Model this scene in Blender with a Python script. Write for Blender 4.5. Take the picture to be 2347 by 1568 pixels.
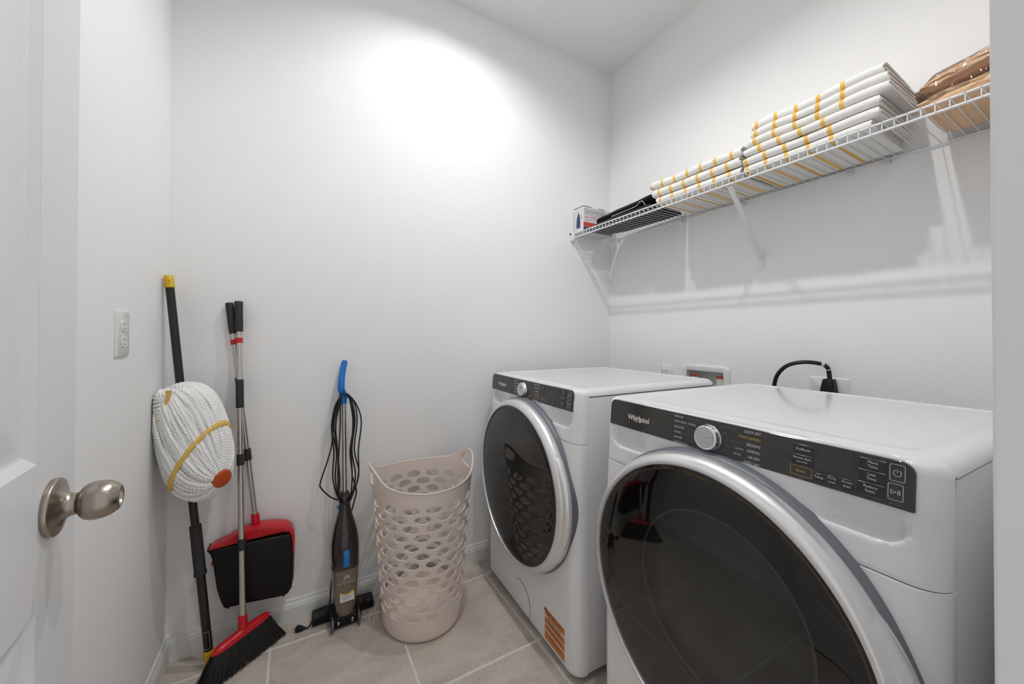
import bpy, bmesh, math, random
from mathutils import Vector, Matrix, noise
R = math.radians
PI = math.pi
for o in list(bpy.data.objects):
    bpy.data.objects.remove(o)
scn = bpy.context.scene
C = scn.collection

# ------------------------------------------------------------ camera, world, exposure
CAMH = 1.128
def setup_camera():
    y, p, r = R(29.2784), R(0.4672), R(0.1458)
    fwd = Vector((math.sin(y)*math.cos(p), math.cos(y)*math.cos(p), math.sin(p)))
    right = Vector((math.cos(y), -math.sin(y), 0))
    up = right.cross(fwd)
    r2 = right*math.cos(r) + up*math.sin(r)
    u2 = up*math.cos(r) - right*math.sin(r)
    cam = bpy.data.cameras.new('camera')
    co = bpy.data.objects.new('camera', cam)
    C.objects.link(co)
    m = Matrix((r2, u2, -fwd)).transposed().to_4x4()
    m.translation = (0, 0, CAMH)
    co.matrix_world = m
    cam.sensor_width = 36
    cam.lens = 849.0/2347*36
    cam.shift_x = 0.00764
    cam.shift_y = -0.01045
    cam.clip_start = 0.02
    scn.camera = co
setup_camera()
w = bpy.data.worlds.new('world')
scn.world = w
w.use_nodes = True
w.node_tree.nodes['Background'].inputs[0].default_value = (1.0, 0.985, 0.96, 1)
w.node_tree.nodes['Background'].inputs[1].default_value = 0.55
vs = scn.view_settings
vs.view_transform = 'Standard'
vs.look = 'None'
vs.exposure = 0.46
vs.gamma = 1.0
vs.use_curve_mapping = False
LAMP = 940.0

# room
XL, XR, YB, YF, HC = -0.386, 1.699, 1.686, 0.0535, 2.744

# ------------------------------------------------------------ materials
def lin(c):
    c = c/255.0
    return c/12.92 if c <= 0.04045 else ((c+0.055)/1.055)**2.4
def rgb(r, g, b):
    return (lin(r), lin(g), lin(b), 1.0)
M = {}
def mat(name, col, rough=0.5, metal=0.0, bump=None, vary=None, coat=0.0, spec=0.5, emit=0.0, aniso=None, sub=0.0):
    m = bpy.data.materials.new(name)
    m.use_nodes = True
    nt = m.node_tree
    b = nt.nodes['Principled BSDF']
    b.inputs['Base Color'].default_value = col
    b.inputs['Roughness'].default_value = rough
    b.inputs['Metallic'].default_value = metal
    b.inputs['Specular IOR Level'].default_value = spec
    b.inputs['Coat Weight'].default_value = coat
    b.inputs['Coat Roughness'].default_value = 0.05
    if sub:
        b.inputs['Subsurface Weight'].default_value = sub
        b.inputs['Subsurface Radius'].default_value = (0.01, 0.01, 0.01)
    if emit:
        b.inputs['Emission Color'].default_value = col
        b.inputs['Emission Strength'].default_value = emit
    tc = nt.nodes.new('ShaderNodeTexCoord')
    if vary:
        sc, amt = vary[0], vary[1]
        n = nt.nodes.new('ShaderNodeTexNoise')
        n.inputs['Scale'].default_value = sc
        n.inputs['Detail'].default_value = 6
        n.inputs['Roughness'].default_value = 0.65
        nt.links.new(tc.outputs['Object'], n.inputs['Vector'])
        mx = nt.nodes.new('ShaderNodeMix')
        mx.data_type = 'RGBA'
        lo = tuple(c*(1-amt) for c in col[:3])+(1,)
        hi = tuple(min(1, c*(1+amt)) for c in col[:3])+(1,)
        mx.inputs['A'].default_value = lo
        mx.inputs['B'].default_value = hi
        nt.links.new(n.outputs['Fac'], mx.inputs['Factor'])
        nt.links.new(mx.outputs['Result'], b.inputs['Base Color'])
    if bump:
        sc, st = bump[0], bump[1]
        n = nt.nodes.new('ShaderNodeTexNoise')
        n.inputs['Scale'].default_value = sc
        n.inputs['Detail'].default_value = bump[2] if len(bump) > 2 else 2
        nt.links.new(tc.outputs['Object'], n.inputs['Vector'])
        bp = nt.nodes.new('ShaderNodeBump')
        bp.inputs['Strength'].default_value = st
        bp.inputs['Distance'].default_value = bump[3] if len(bump) > 3 else 0.002
        nt.links.new(n.outputs['Fac'], bp.inputs['Height'])
        nt.links.new(bp.outputs['Normal'], b.inputs['Normal'])
    M[name] = m
    return m

mat('wall_paint', (0.90, 0.898, 0.896, 1), 0.75, bump=(170, 0.22, 2, 0.0015))
mat('ceiling_paint', (0.89, 0.89, 0.89, 1), 0.85, bump=(140, 0.12, 2, 0.0015))
mat('trim_paint', (0.80, 0.80, 0.79, 1), 0.30)
mat('door_paint', (0.78, 0.785, 0.79, 1), 0.38, bump=(120, 0.05))
mat('grout', rgb(226, 224, 220), 0.8, bump=(300, 0.2))
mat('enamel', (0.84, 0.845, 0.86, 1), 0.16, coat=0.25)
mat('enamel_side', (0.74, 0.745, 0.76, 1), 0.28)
mat('dark_gap', (0.045, 0.048, 0.055, 1), 0.5)
mat('door_recess', (0.16, 0.17, 0.20, 1), 0.35)
mat('console_black', (0.040, 0.039, 0.038, 1), 0.09, spec=0.6)
mat('screen_grey', (0.048, 0.048, 0.052, 1), 0.12)
mat('button_black', (0.026, 0.026, 0.028, 1), 0.25)
mat('print_white', (0.62, 0.62, 0.62, 1), 0.5)
mat('print_soft', (0.42, 0.41, 0.40, 1), 0.5)
mat('print_dim', (0.16, 0.16, 0.16, 1), 0.5)
mat('print_gold', (0.55, 0.33, 0.06, 1), 0.5)
mat('print_dim_gold', (0.26, 0.16, 0.02, 1), 0.5)
mat('brand_silver', (0.78, 0.77, 0.78, 1), 0.3)
mat('brand_gold', (0.80, 0.52, 0.20, 1), 0.3)
mat('silver', (0.80, 0.80, 0.81, 1), 0.32, metal=0.72)
mat('chrome', (0.75, 0.75, 0.76, 1), 0.12, metal=1.0)
mat('knob_cap', (0.62, 0.62, 0.62, 1), 0.30, metal=0.75)
mat('drum_dark', (0.030, 0.024, 0.020, 1), 0.35)
mat('window_grey', (0.17, 0.18, 0.176, 1), 0.22)
mat('window_edge', (0.30, 0.31, 0.31, 1), 0.2)
mat('rubber', (0.012, 0.012, 0.012, 1), 0.55)
mat('wire_white', (0.80, 0.80, 0.82, 1), 0.32)
mat('plastic_white', (0.80, 0.80, 0.79, 1), 0.30)
mat('plastic_clear', (0.72, 0.72, 0.73, 1), 0.25)
mat('slot_dark', (0.05, 0.05, 0.05, 1), 0.6)
mat('nickel', (0.36, 0.315, 0.275, 1), 0.26, metal=1.0)
mat('nickel_dark', (0.12, 0.10, 0.09, 1), 0.4, metal=1.0)
mat('basket_plastic', rgb(230, 217, 208), 0.42, bump=(500, 0.1), sub=0.15)
mat('yarn', (0.96, 0.955, 0.94, 1), 0.9)
mat('yarn_band', (0.80, 0.52, 0.13, 1), 0.85, bump=(700, 0.4))
mat('orange_cap', (0.50, 0.075, 0.01, 1), 0.45)
mat('pole_black', (0.014, 0.012, 0.011, 1), 0.28)
mat('grip_black', (0.020, 0.019, 0.019, 1), 0.62)
mat('yellow_plastic', (0.72, 0.45, 0.015, 1), 0.4)
mat('steel', (0.60, 0.57, 0.53, 1), 0.22, metal=1.0)
mat('red_plastic', (0.56, 0.006, 0.016, 1), 0.30)
mat('black_plastic', (0.006, 0.0055, 0.0055, 1), 0.42, spec=0.25)
mat('bristle_black', (0.008, 0.008, 0.008, 1), 0.5)
mat('blue_plastic', (0.004, 0.17, 0.56, 1), 0.22)
mat('vac_black', (0.018, 0.013, 0.012, 1), 0.13, coat=0.3)
mat('vac_grey', (0.045, 0.040, 0.036, 1), 0.3)
mat('vac_wheel', (0.10, 0.10, 0.11, 1), 0.5)
mat('vac_cup', (0.19, 0.148, 0.115, 1), 0.14, coat=0.3, vary=(14, 0.25))
mat('label_yellow', (0.70, 0.55, 0.05, 1), 0.5)
mat('label_white', (0.70, 0.70, 0.68, 1), 0.5)
mat('cord_black', (0.010, 0.010, 0.010, 1), 0.38)
mat('sticker_orange', (0.62, 0.18, 0.035, 1), 0.45)
mat('sticker_ink', (0.22, 0.05, 0.012, 1), 0.5)
mat('ink_black', (0.02, 0.02, 0.022, 1), 0.5)
mat('box_white', (0.74, 0.74, 0.75, 1), 0.45)
mat('box_black', (0.025, 0.025, 0.03, 1), 0.45)
mat('box_red', (0.62, 0.05, 0.045, 1), 0.45)
mat('iron_blue', (0.03, 0.055, 0.16, 1), 0.4)
mat('cover_black', (0.016, 0.016, 0.018, 1), 0.8, bump=(60, 0.3, 4, 0.004))
mat('kraft', (0.80, 0.52, 0.31, 1), 0.5, vary=(11, 0.2), bump=(22, 0.6, 6, 0.01))
mat('lens', (0.99, 0.992, 0.99, 1), 0.5, emit=LAMP)
mat('can_white', (0.85, 0.85, 0.85, 1), 0.4)
mat('pipe_grey', (0.30, 0.31, 0.33, 1), 0.4)
mat('label_red', (0.60, 0.09, 0.05, 1), 0.5)

def smoked_glass():
    m = bpy.data.materials.new('smoked_glass')
    m.use_nodes = True
    nt = m.node_tree
    nt.nodes.remove(nt.nodes['Principled BSDF'])
    out = nt.nodes['Material Output']
    tr = nt.nodes.new('ShaderNodeBsdfTransparent')
    tr.inputs['Color'].default_value = (0.60, 0.597, 0.587, 1)
    gl = nt.nodes.new('ShaderNodeBsdfGlossy')
    gl.inputs['Roughness'].default_value = 0.01
    gl.inputs['Color'].default_value = (1, 1, 1, 1)
    fr = nt.nodes.new('ShaderNodeFresnel')
    fr.inputs['IOR'].default_value = 1.62
    mx = nt.nodes.new('ShaderNodeMixShader')
    nt.links.new(fr.outputs[0], mx.inputs[0])
    nt.links.new(tr.outputs[0], mx.inputs[1])
    nt.links.new(gl.outputs[0], mx.inputs[2])
    nt.links.new(mx.outputs[0], out.inputs['Surface'])
    M['smoked_glass'] = m
smoked_glass()
def clear_film():
    m = bpy.data.materials.new('clear_film')
    m.use_nodes = True
    nt = m.node_tree
    nt.nodes.remove(nt.nodes['Principled BSDF'])
    out = nt.nodes['Material Output']
    tr = nt.nodes.new('ShaderNodeBsdfTransparent')
    tr.inputs['Color'].default_value = (0.95, 0.95, 0.95, 1)
    gl = nt.nodes.new('ShaderNodeBsdfGlossy')
    gl.inputs['Roughness'].default_value = 0.06
    tc = nt.nodes.new('ShaderNodeTexCoord')
    mp = nt.nodes.new('ShaderNodeMapping')
    mp.inputs['Rotation'].default_value = (0.2, 0.1, 0.3)
    mp.inputs['Scale'].default_value = (55, 30, 110)
    n = nt.nodes.new('ShaderNodeTexNoise')
    n.inputs['Scale'].default_value = 1.0
    n.inputs['Detail'].default_value = 6
    n.inputs['Distortion'].default_value = 1.2
    bp = nt.nodes.new('ShaderNodeBump')
    bp.inputs['Strength'].default_value = 1.0
    bp.inputs['Distance'].default_value = 0.008
    lw = nt.nodes.new('ShaderNodeFresnel')
    lw.inputs['IOR'].default_value = 1.30
    ad = nt.nodes.new('ShaderNodeMath')
    ad.operation = 'ADD'
    ad.inputs[1].default_value = 0.05
    mx = nt.nodes.new('ShaderNodeMixShader')
    L = nt.links.new
    L(tc.outputs['Object'], mp.inputs[0]); L(mp.outputs[0], n.inputs['Vector'])
    L(lw.outputs[0], ad.inputs[0]); L(ad.outputs[0], mx.inputs[0])
    L(tr.outputs[0], mx.inputs[1]); L(gl.outputs[0], mx.inputs[2])
    L(mx.outputs[0], out.inputs['Surface'])
    M['clear_film'] = m
clear_film()
def tile_mat():
    m = mat('tile', rgb(172, 161, 150), 0.42)
    nt = m.node_tree
    b = nt.nodes['Principled BSDF']
    tc = nt.nodes['Texture Coordinate']
    oi = nt.nodes.new('ShaderNodeObjectInfo')
    add = nt.nodes.new('ShaderNodeVectorMath'); add.operation = 'ADD'
    sc = nt.nodes.new('ShaderNodeVectorMath'); sc.operation = 'SCALE'
    sc.inputs['Scale'].default_value = 3.0
    L = nt.links.new
    L(oi.outputs['Location'], sc.inputs[0])
    L(tc.outputs['Object'], add.inputs[0]); L(sc.outputs[0], add.inputs[1])
    mp = nt.nodes.new('ShaderNodeMapping'); mp.inputs['Scale'].default_value = (5, 9, 5)
    L(add.outputs[0], mp.inputs[0])
    n1 = nt.nodes.new('ShaderNodeTexNoise'); n1.inputs['Scale'].default_value = 1.0
    n1.inputs['Detail'].default_value = 8; n1.inputs['Roughness'].default_value = 0.7; n1.inputs['Distortion'].default_value = 0.6
    L(mp.outputs[0], n1.inputs['Vector'])
    n2 = nt.nodes.new('ShaderNodeTexNoise'); n2.inputs['Scale'].default_value = 140; n2.inputs['Detail'].default_value = 3
    L(add.outputs[0], n2.inputs['Vector'])
    cr = nt.nodes.new('ShaderNodeValToRGB')
    cr.color_ramp.elements[0].position = 0.30; cr.color_ramp.elements[0].color = rgb(182, 170, 158)
    cr.color_ramp.elements[1].position = 0.72; cr.color_ramp.elements[1].color = rgb(220, 210, 200)
    L(n1.outputs['Fac'], cr.inputs[0])
    mx = nt.nodes.new('ShaderNodeMix'); mx.data_type = 'RGBA'; mx.blend_type = 'OVERLAY'
    mx.inputs['Factor'].default_value = 0.25
    L(cr.outputs[0], mx.inputs['A']); L(n2.outputs['Fac'], mx.inputs['B'])
    L(mx.outputs['Result'], b.inputs['Base Color'])
    bp = nt.nodes.new('ShaderNodeBump'); bp.inputs['Strength'].default_value = 0.12; bp.inputs['Distance'].default_value = 0.002
    L(n1.outputs['Fac'], bp.inputs['Height']); L(bp.outputs[0], b.inputs['Normal'])
tile_mat()
def towel_mat(period, width):
    m = mat('towel', (0.84, 0.825, 0.795, 1), 0.95, bump=(520, 0.5, 3, 0.002))
    nt = m.node_tree
    b = nt.nodes['Principled BSDF']; tc = nt.nodes['Texture Coordinate']
    sx = nt.nodes.new('ShaderNodeSeparateXYZ')
    L = nt.links.new
    L(tc.outputs['Object'], sx.inputs[0])
    def math_(op, a, bval):
        k = nt.nodes.new('ShaderNodeMath'); k.operation = op
        L(a, k.inputs[0]); k.inputs[1].default_value = bval
        return k.outputs[0]
    f = math_('FRACT', math_('DIVIDE', math_('ADD', sx.outputs['Y'], 0.0), period), 0)
    lt = math_('LESS_THAN', f, width/period)
    g0 = math_('GREATER_THAN', sx.outputs['Y'], -0.001)
    mu = nt.nodes.new('ShaderNodeMath'); mu.operation = 'MULTIPLY'
    L(lt, mu.inputs[0]); L(g0, mu.inputs[1])
    mx = nt.nodes.new('ShaderNodeMix'); mx.data_type = 'RGBA'
    mx.inputs['A'].default_value = (0.84, 0.825, 0.795, 1)
    mx.inputs['B'].default_value = (0.86, 0.52, 0.12, 1)
    L(mu.outputs[0], mx.inputs['Factor'])
    L(mx.outputs['Result'], b.inputs['Base Color'])
towel_mat(0.060, 0.011)

# ------------------------------------------------------------ mesh helpers
class MB:
    """collects geometry, then links it as one mesh object"""
    def __init__(s):
        s.v = []; s.f = []
    def add(s, vs_, fs_):
        n = len(s.v)
        s.v += [tuple(q) for q in vs_]
        s.f += [tuple(i+n for i in f) for f in fs_]
        return s
    def bm(s, b):
        b.verts.ensure_lookup_table(); b.verts.index_update()
        s.add([q.co for q in b.verts], [[q.index for q in f.verts] for f in b.faces])
        b.free()
        return s
    def box(s, x0, x1, y0, y1, z0, z1, bev=0.0, seg=2, mtx=None):
        b = bmesh.new()
        bmesh.ops.create_cube(b, size=1)
        for q in b.verts:
            q.co = Vector(((x0+x1)/2+q.co.x*(x1-x0), (y0+y1)/2+q.co.y*(y1-y0), (z0+z1)/2+q.co.z*(z1-z0)))
        if bev:
            bmesh.ops.bevel(b, geom=list(b.edges), offset=bev, segments=seg, profile=0.5, affect='EDGES')
        if mtx:
            b.transform(mtx)
        return s.bm(b)
    def lathe(s, prof, seg=48, mtx=None, a0=0, a1=2*PI, ex=1.0):
        """profile [(r,h)] turned about local z, then mtx"""
        full = abs(a1-a0-2*PI) < 1e-6
        n = seg if full else seg+1
        vs_ = []; fs_ = []
        for (r, h) in prof:
            for i in range(n):
                a = a0+(a1-a0)*i/seg
                q = Vector((r*math.cos(a)*ex, r*math.sin(a), h))
                vs_.append(mtx @ q if mtx else q)
        for j in range(len(prof)-1):
            for i in range(seg):
                i2 = (i+1) % n
                fs_.append((j*n+i, j*n+i2, (j+1)*n+i2, (j+1)*n+i))
        return s.add(vs_, fs_)
    def tube(s, pts, r, sides=8, closed=False, caps=True, sec=None, twist=0.0):
        pts = [Vector(q) for q in pts]
        n = len(pts)
        rr = r if isinstance(r, (list, tuple)) else [r]*n
        tang = []
        for i in range(n):
            a = pts[i-1] if (i > 0 or closed) else pts[i]
            b = pts[(i+1) % n] if (i < n-1 or closed) else pts[i]
            t = (b-a)
            tang.append(t.normalized() if t.length > 1e-9 else Vector((0, 0, 1)))
        t0 = tang[0]
        nrm = t0.orthogonal().normalized()
        vs_ = []; fs_ = []
        ln = 0
        for i in range(n):
            if i > 0:
                ax = tang[i-1].cross(tang[i])
                if ax.length > 1e-8:
                    ang = tang[i-1].angle(tang[i])
                    nrm = Matrix.Rotation(ang, 3, ax.normalized()) @ nrm
                ln += (pts[i]-pts[i-1]).length
            nrm = (nrm - tang[i]*nrm.dot(tang[i])).normalized()
            bn = tang[i].cross(nrm)
            for k in range(sides):
                a = 2*PI*k/sides
                ca, sa = math.cos(a), math.sin(a)
                if sec:
                    ca *= sec[0]; sa *= sec[1]
                if twist:
                    th = twist*ln
                    ca, sa = ca*math.cos(th)-sa*math.sin(th), ca*math.sin(th)+sa*math.cos(th)
                vs_.append(pts[i]+(nrm*ca+bn*sa)*rr[i])
        m = n if closed else n-1
        for i in range(m):
            for k in range(sides):
                k2 = (k+1) % sides
                j = (i+1) % n
                fs_.append((i*sides+k, i*sides+k2, j*sides+k2, j*sides+k))
        if not closed and caps:
            fs_.append(tuple(reversed(range(sides))))
            fs_.append(tuple((n-1)*sides+k for k in range(sides)))
        return s.add(vs_, fs_)
    def loft(s, loops, cap0=True, cap1=True):
        n = len(loops[0]); vs_ = []; fs_ = []
        for l in loops: vs_ += list(l)
        for j in range(len(loops)-1):
            for i in range(n):
                i2 = (i+1) % n
                fs_.append((j*n+i, j*n+i2, (j+1)*n+i2, (j+1)*n+i))
        if cap0: fs_.append(tuple(reversed(range(n))))
        if cap1: fs_.append(tuple((len(loops)-1)*n+i for i in range(n)))
        return s.add(vs_, fs_)
    def prism(s, poly, y0, y1, bev=0.0, seg=2):
        """polygon in x,z extruded along y"""
        b = bmesh.new()
        lo = [b.verts.new((x, y0, z)) for x, z in poly]
        hi = [b.verts.new((x, y1, z)) for x, z in poly]
        n = len(poly)
        b.faces.new(lo); b.faces.new(list(reversed(hi)))
        for i in range(n):
            b.faces.new((lo[i], hi[i], hi[(i+1) % n], lo[(i+1) % n]))
        bmesh.ops.recalc_face_normals(b, faces=list(b.faces))
        if bev:
            es = [e for e in b.edges if abs(e.verts[0].co.y-e.verts[1].co.y) < 1e-9]
            bmesh.ops.bevel(b, geom=es, offset=bev, segments=seg, profile=0.5, affect='EDGES')
        return s.bm(b)
    def text(s, body, x, z, size, y=0.0, align='LEFT', tilt=0.0, depth=0.0, sx=1.0, mtx=None, bold=0.0):
        """flat lettering in the local x,z plane at depth y, facing -y"""
        cu = bpy.data.curves.new('t', 'FONT')
        cu.body = body; cu.size = size; cu.align_x = align; cu.align_y = 'CENTER'
        cu.extrude = depth
        cu.offset = bold
        cu.resolution_u = 3
        o = bpy.data.objects.new('t', cu)
        C.objects.link(o)
        dg = bpy.context.evaluated_depsgraph_get()
        me = bpy.data.meshes.new_from_object(o.evaluated_get(dg))
        t = Matrix.Translation((x, y, z)) @ Matrix.Rotation(PI/2, 4, 'X') @ Matrix.Rotation(tilt, 4, 'Z') @ Matrix.Scale(sx, 4, (1, 0, 0))
        if mtx: t = mtx @ t
        s.add([t @ q.co for q in me.vertices], [list(p.vertices) for p in me.polygons])
        bpy.data.objects.remove(o); bpy.data.curves.remove(cu); bpy.data.meshes.remove(me)
        return s
    def build(s, name, m, parent=None, smooth=None, merge=None, label=None):
        me = bpy.data.meshes.new(name)
        me.from_pydata(s.v, [], s.f)
        b = bmesh.new(); b.from_mesh(me)
        if merge: bmesh.ops.remove_doubles(b, verts=list(b.verts), dist=merge)
        bmesh.ops.recalc_face_normals(b, faces=list(b.faces))
        b.to_mesh(me); b.free()
        if smooth:
            me.shade_smooth()
            me.set_sharp_from_angle(angle=R(smooth))
        me.materials.append(M[m])
        o = bpy.data.objects.new(name, me)
        C.objects.link(o)
        if parent: o.parent = parent
        if label: o['label'] = label
        return o
def tag(o, label, cat, group=None):
    o['label'] = label; o['category'] = cat
    if group: o['group'] = group
    return o
def thing(name, label, cat, loc=(0, 0, 0), rz=0.0, group=None, mtx=None):
    o = bpy.data.objects.new(name, None)
    C.objects.link(o)
    o.empty_display_size = 0.05
    if mtx: o.matrix_world = mtx
    else:
        o.location = loc; o.rotation_euler = (0, 0, rz)
    return tag(o, label, cat, group)
def struct(o, label=None):
    o['kind'] = 'structure'
    if label: o['label'] = label
    return o
def frame(a, b):
    """matrix taking local z axis onto a->b with origin a"""
    a = Vector(a); d = (Vector(b)-a).normalized()
    q = Vector((0, 0, 1)).rotation_difference(d)
    return Matrix.Translation(a) @ q.to_matrix().to_4x4()
def smooth_path(pts, n=8, closed=False):
    P = [Vector(p) for p in pts]; out = []
    m = len(P) if closed else len(P)-1
    for i in range(m):
        if closed:
            p0, p1, p2, p3 = P[i-1], P[i], P[(i+1) % len(P)], P[(i+2) % len(P)]
        else:
            p0, p1, p2, p3 = P[max(i-1, 0)], P[i], P[i+1], P[min(i+2, len(P)-1)]
        for k in range(n):
            t = k/n
            out.append(0.5*((2*p1)+(-p0+p2)*t+(2*p0-5*p1+4*p2-p3)*t*t+(-p0+3*p1-3*p2+p3)*t*t*t))
    if not closed: out.append(P[-1])
    return out
def rrect(x0, x1, z0, z1, r, n=6, rs=None):
    """rounded rectangle polygon in x,z ; rs = radii (bl,br,tr,tl)"""
    rs = rs or (r, r, r, r)
    out = []
    for (cx, cz, a0, q) in ((x0+rs[0], z0+rs[0], PI, rs[0]), (x1-rs[1], z0+rs[1], 1.5*PI, rs[1]), (x1-rs[2], z1-rs[2], 0, rs[2]), (x0+rs[3], z1-rs[3], 0.5*PI, rs[3])):
        if q < 1e-6: out.append((cx, cz)); continue
        for k in range(n+1):
            a = a0+0.5*PI*k/n
            out.append((cx+q*math.cos(a), cz+q*math.sin(a)))
    return out
def sstep(a, b, x):
    t = max(0.0, min(1.0, (x-a)/(b-a)))
    return t*t*(3-2*t)

# ============================================================ THE ROOM
LIGHTS = [(0.620, 1.13), (0.620, 0.46)]
def build_room():
    T = 0.10
    m = MB(); m.box(XL-T, XR+T, YB, YB+T, -0.02, HC+0.12)
    struct(m.build('wall_back', 'wall_paint'), 'white painted back wall behind mop, broom and basket')
    m = MB(); m.box(XL-T, XL, -0.055, YB, -0.02, HC+0.12)
    struct(m.build('wall_left', 'wall_paint'), 'white painted left wall with the outlet plate')
    # right wall with the opening of the washer outlet box
    y0, y1, z0, z1 = 0.978, 1.166, 0.80, 0.957
    m = MB()
    m.box(XR, XR+T, -0.055, YB, -0.02, z0)
    m.box(XR, XR+T, -0.055, YB, z1, HC+0.12)
    m.box(XR, XR+T, -0.055, y0, z0, z1)
    m.box(XR, XR+T, y1, YB, z0, z1)
    struct(m.build('wall_right', 'wall_paint'), 'white painted right wall with the wire shelf')
    m = MB()
    m.box(XL, -0.205, -0.055, YF, -0.02, HC+0.12)
    m.box(0.49, XR, -0.055, YF, -0.02, HC+0.12)
    m.box(-0.205, 0.49, -0.055, YF, 2.07, HC+0.12)
    struct(m.build('wall_front', 'wall_paint'), 'white wall around the doorway')
    # ceiling with two round openings
    m = MB()
    xs = (0.500, 0.740); X0, X1, Y0, Y1 = XL-T, XR+T, -0.055, YB+T
    def rect(a, b, c, d): m.add([(a, c, HC), (b, c, HC), (b, d, HC), (a, d, HC)], [(0, 1, 2, 3)])
    rect(X0, xs[0], Y0, Y1); rect(xs[1], X1, Y0, Y1)
    cut = [Y0]
    for (lx, ly) in sorted(LIGHTS, key=lambda q: q[1]):
        cut += [ly-0.12, ly+0.12]
    cut.append(Y1)
    for i in range(0, len(cut), 2): rect(xs[0], xs[1], cut[i], cut[i+1])
    for (lx, ly) in LIGHTS:
        vs_ = []; n = 48
        for i in range(n):
            a = 2*PI*i/n
            c, s = math.cos(a), math.sin(a)
            k = 0.12/max(abs(c), abs(s))
            vs_ += [(lx+c*k, ly+s*k, HC), (lx+c*0.078, ly+s*0.078, HC)]
        m.add(vs_, [(2*i, 2*((i+1) % n), 2*((i+1) % n)+1, 2*i+1) for i in range(n)])
    struct(m.build('ceiling', 'ceiling_paint'), 'smooth white ceiling')
    # floor: grout bed and square tiles
    m = MB(); m.box(XL, XR, -0.5, YB, -0.03, -0.0015)
    fl = struct(m.build('floor', 'grout'), 'beige square floor tiles with pale grout')
    P = 0.4275; g = 0.0042
    cache = {}
    xl = [0.780+P*k for k in range(-3, 3)]; yl = [1.567+P*k for k in range(-5, 1)]
    xe = sorted([XL]+[x for x in xl if XL < x < XR]+[XR]); ye = sorted([-0.5]+[y for y in yl if -0.5 < y < YB]+[YB])
    for i in range(len(xe)-1):
        for j in range(len(ye)-1):
            wx = xe[i+1]-xe[i]-2*g; wy = ye[j+1]-ye[j]-2*g
            if wx < 0.01 or wy < 0.01: continue
            key = (round(wx, 4), round(wy, 4))
            if key not in cache:
                q = MB(); q.box(-wx/2, wx/2, -wy/2, wy/2, -0.012, 0, 0.0016, 1)
                o = q.build('tile', 'tile', fl); cache[key] = o
            else:
                o = cache[key].copy(); C.objects.link(o)
            o.location = ((xe[i]+xe[i+1])/2, (ye[j]+ye[j+1])/2, 0)
    # baseboards: profile (offset from wall, height)
    prof = [(0.0, 0.0), (0.0135, 0.0), (0.0135, 0.058), (0.0115, 0.062), (0.0115, 0.066), (0.0095, 0.070), (0.0062, 0.076), (0.0060, 0.081), (0.0035, 0.0855), (0.0, 0.087)]
    def bb(name, a, b, nrm, label):
        a = Vector(a); b = Vector(b); nrm = Vector(nrm); vs_ = []
        for (o, h) in prof: vs_.append(a+nrm*o+Vector((0, 0, h)))
        for (o, h) in prof: vs_.append(b+nrm*o+Vector((0, 0, h)))
        n = len(prof)
        q = MB().add(vs_, [(i, (i+1) % n, n+(i+1) % n, n+i) for i in range(n)]+[tuple(range(n)), tuple(range(2*n-1, n-1, -1))])
        struct(q.build(name, 'trim_paint'), label)
    bb('baseboard_back', (XL, YB, 0), (XR, YB, 0), (0, -1, 0), 'white moulded baseboard along the back wall')
    bb('baseboard_left', (XL, YF, 0), (XL, YB-0.0135, 0), (1, 0, 0), 'white moulded baseboard along the left wall')
    bb('baseboard_right', (XR, YF, 0), (XR, YB-0.0135, 0), (-1, 0, 0), 'white moulded baseboard behind the machines')
    # doorway jambs and casing
    m = MB()
    m.box(0.475, 0.49, -0.060, 0.0665, 0, 2.07, 0.002, 2)
    m.box(-0.205, -0.190, -0.060, YF, 0, 2.07, 0.001, 1)
    m.box(-0.190, 0.475, -0.060, YF, 2.05, 2.07, 0.001, 1)
    struct(m.build('trim_1', 'door_paint'), 'white door jamb at the right edge of the view')
    m = MB()
    m.box(0.4905, 0.545, YF, 0.0660, 0, 2.11, 0.004, 3)
    m.box(-0.255, 0.545, YF, 0.0660, 2.075, 2.125, 0.004, 3)
    struct(m.build('trim_2', 'trim_paint'), 'white door casing around the doorway')
build_room()

def build_lights():
    labels = ['round recessed ceiling light nearer the back wall', 'round recessed ceiling light above the doorway']
    for (x, y), lb in zip(LIGHTS, labels):
        t = thing('recessed_light', lb, 'ceiling light', (x, y, HC), 0, 'recessed ceiling lights')
        MB().lathe([(0.070, 0.05), (0.074, 0.0), (0.074, -0.004), (0.094, -0.003), (0.095, 0.0), (0.080, 0.001), (0.078, 0.05), (0.070, 0.05)], 48).build('trim_ring', 'can_white', t, 40)
        MB().lathe([(0.0, 0.024), (0.019, 0.0245), (0.022, 0.027), (0.022, 0.040), (0.0, 0.040)], 48).build('bulb', 'lens', t, 40)
        MB().lathe([(0.0, 0.040), (0.046, 0.040), (0.0695, 0.038), (0.0695, 0.056), (0.0, 0.056)], 48).build('reflector', 'can_white', t, 40)
        MB().lathe([(0.084, 0.002), (0.084, 0.09), (0.0, 0.09)], 32).build('housing', 'can_white', t, 40)
build_lights()

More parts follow.
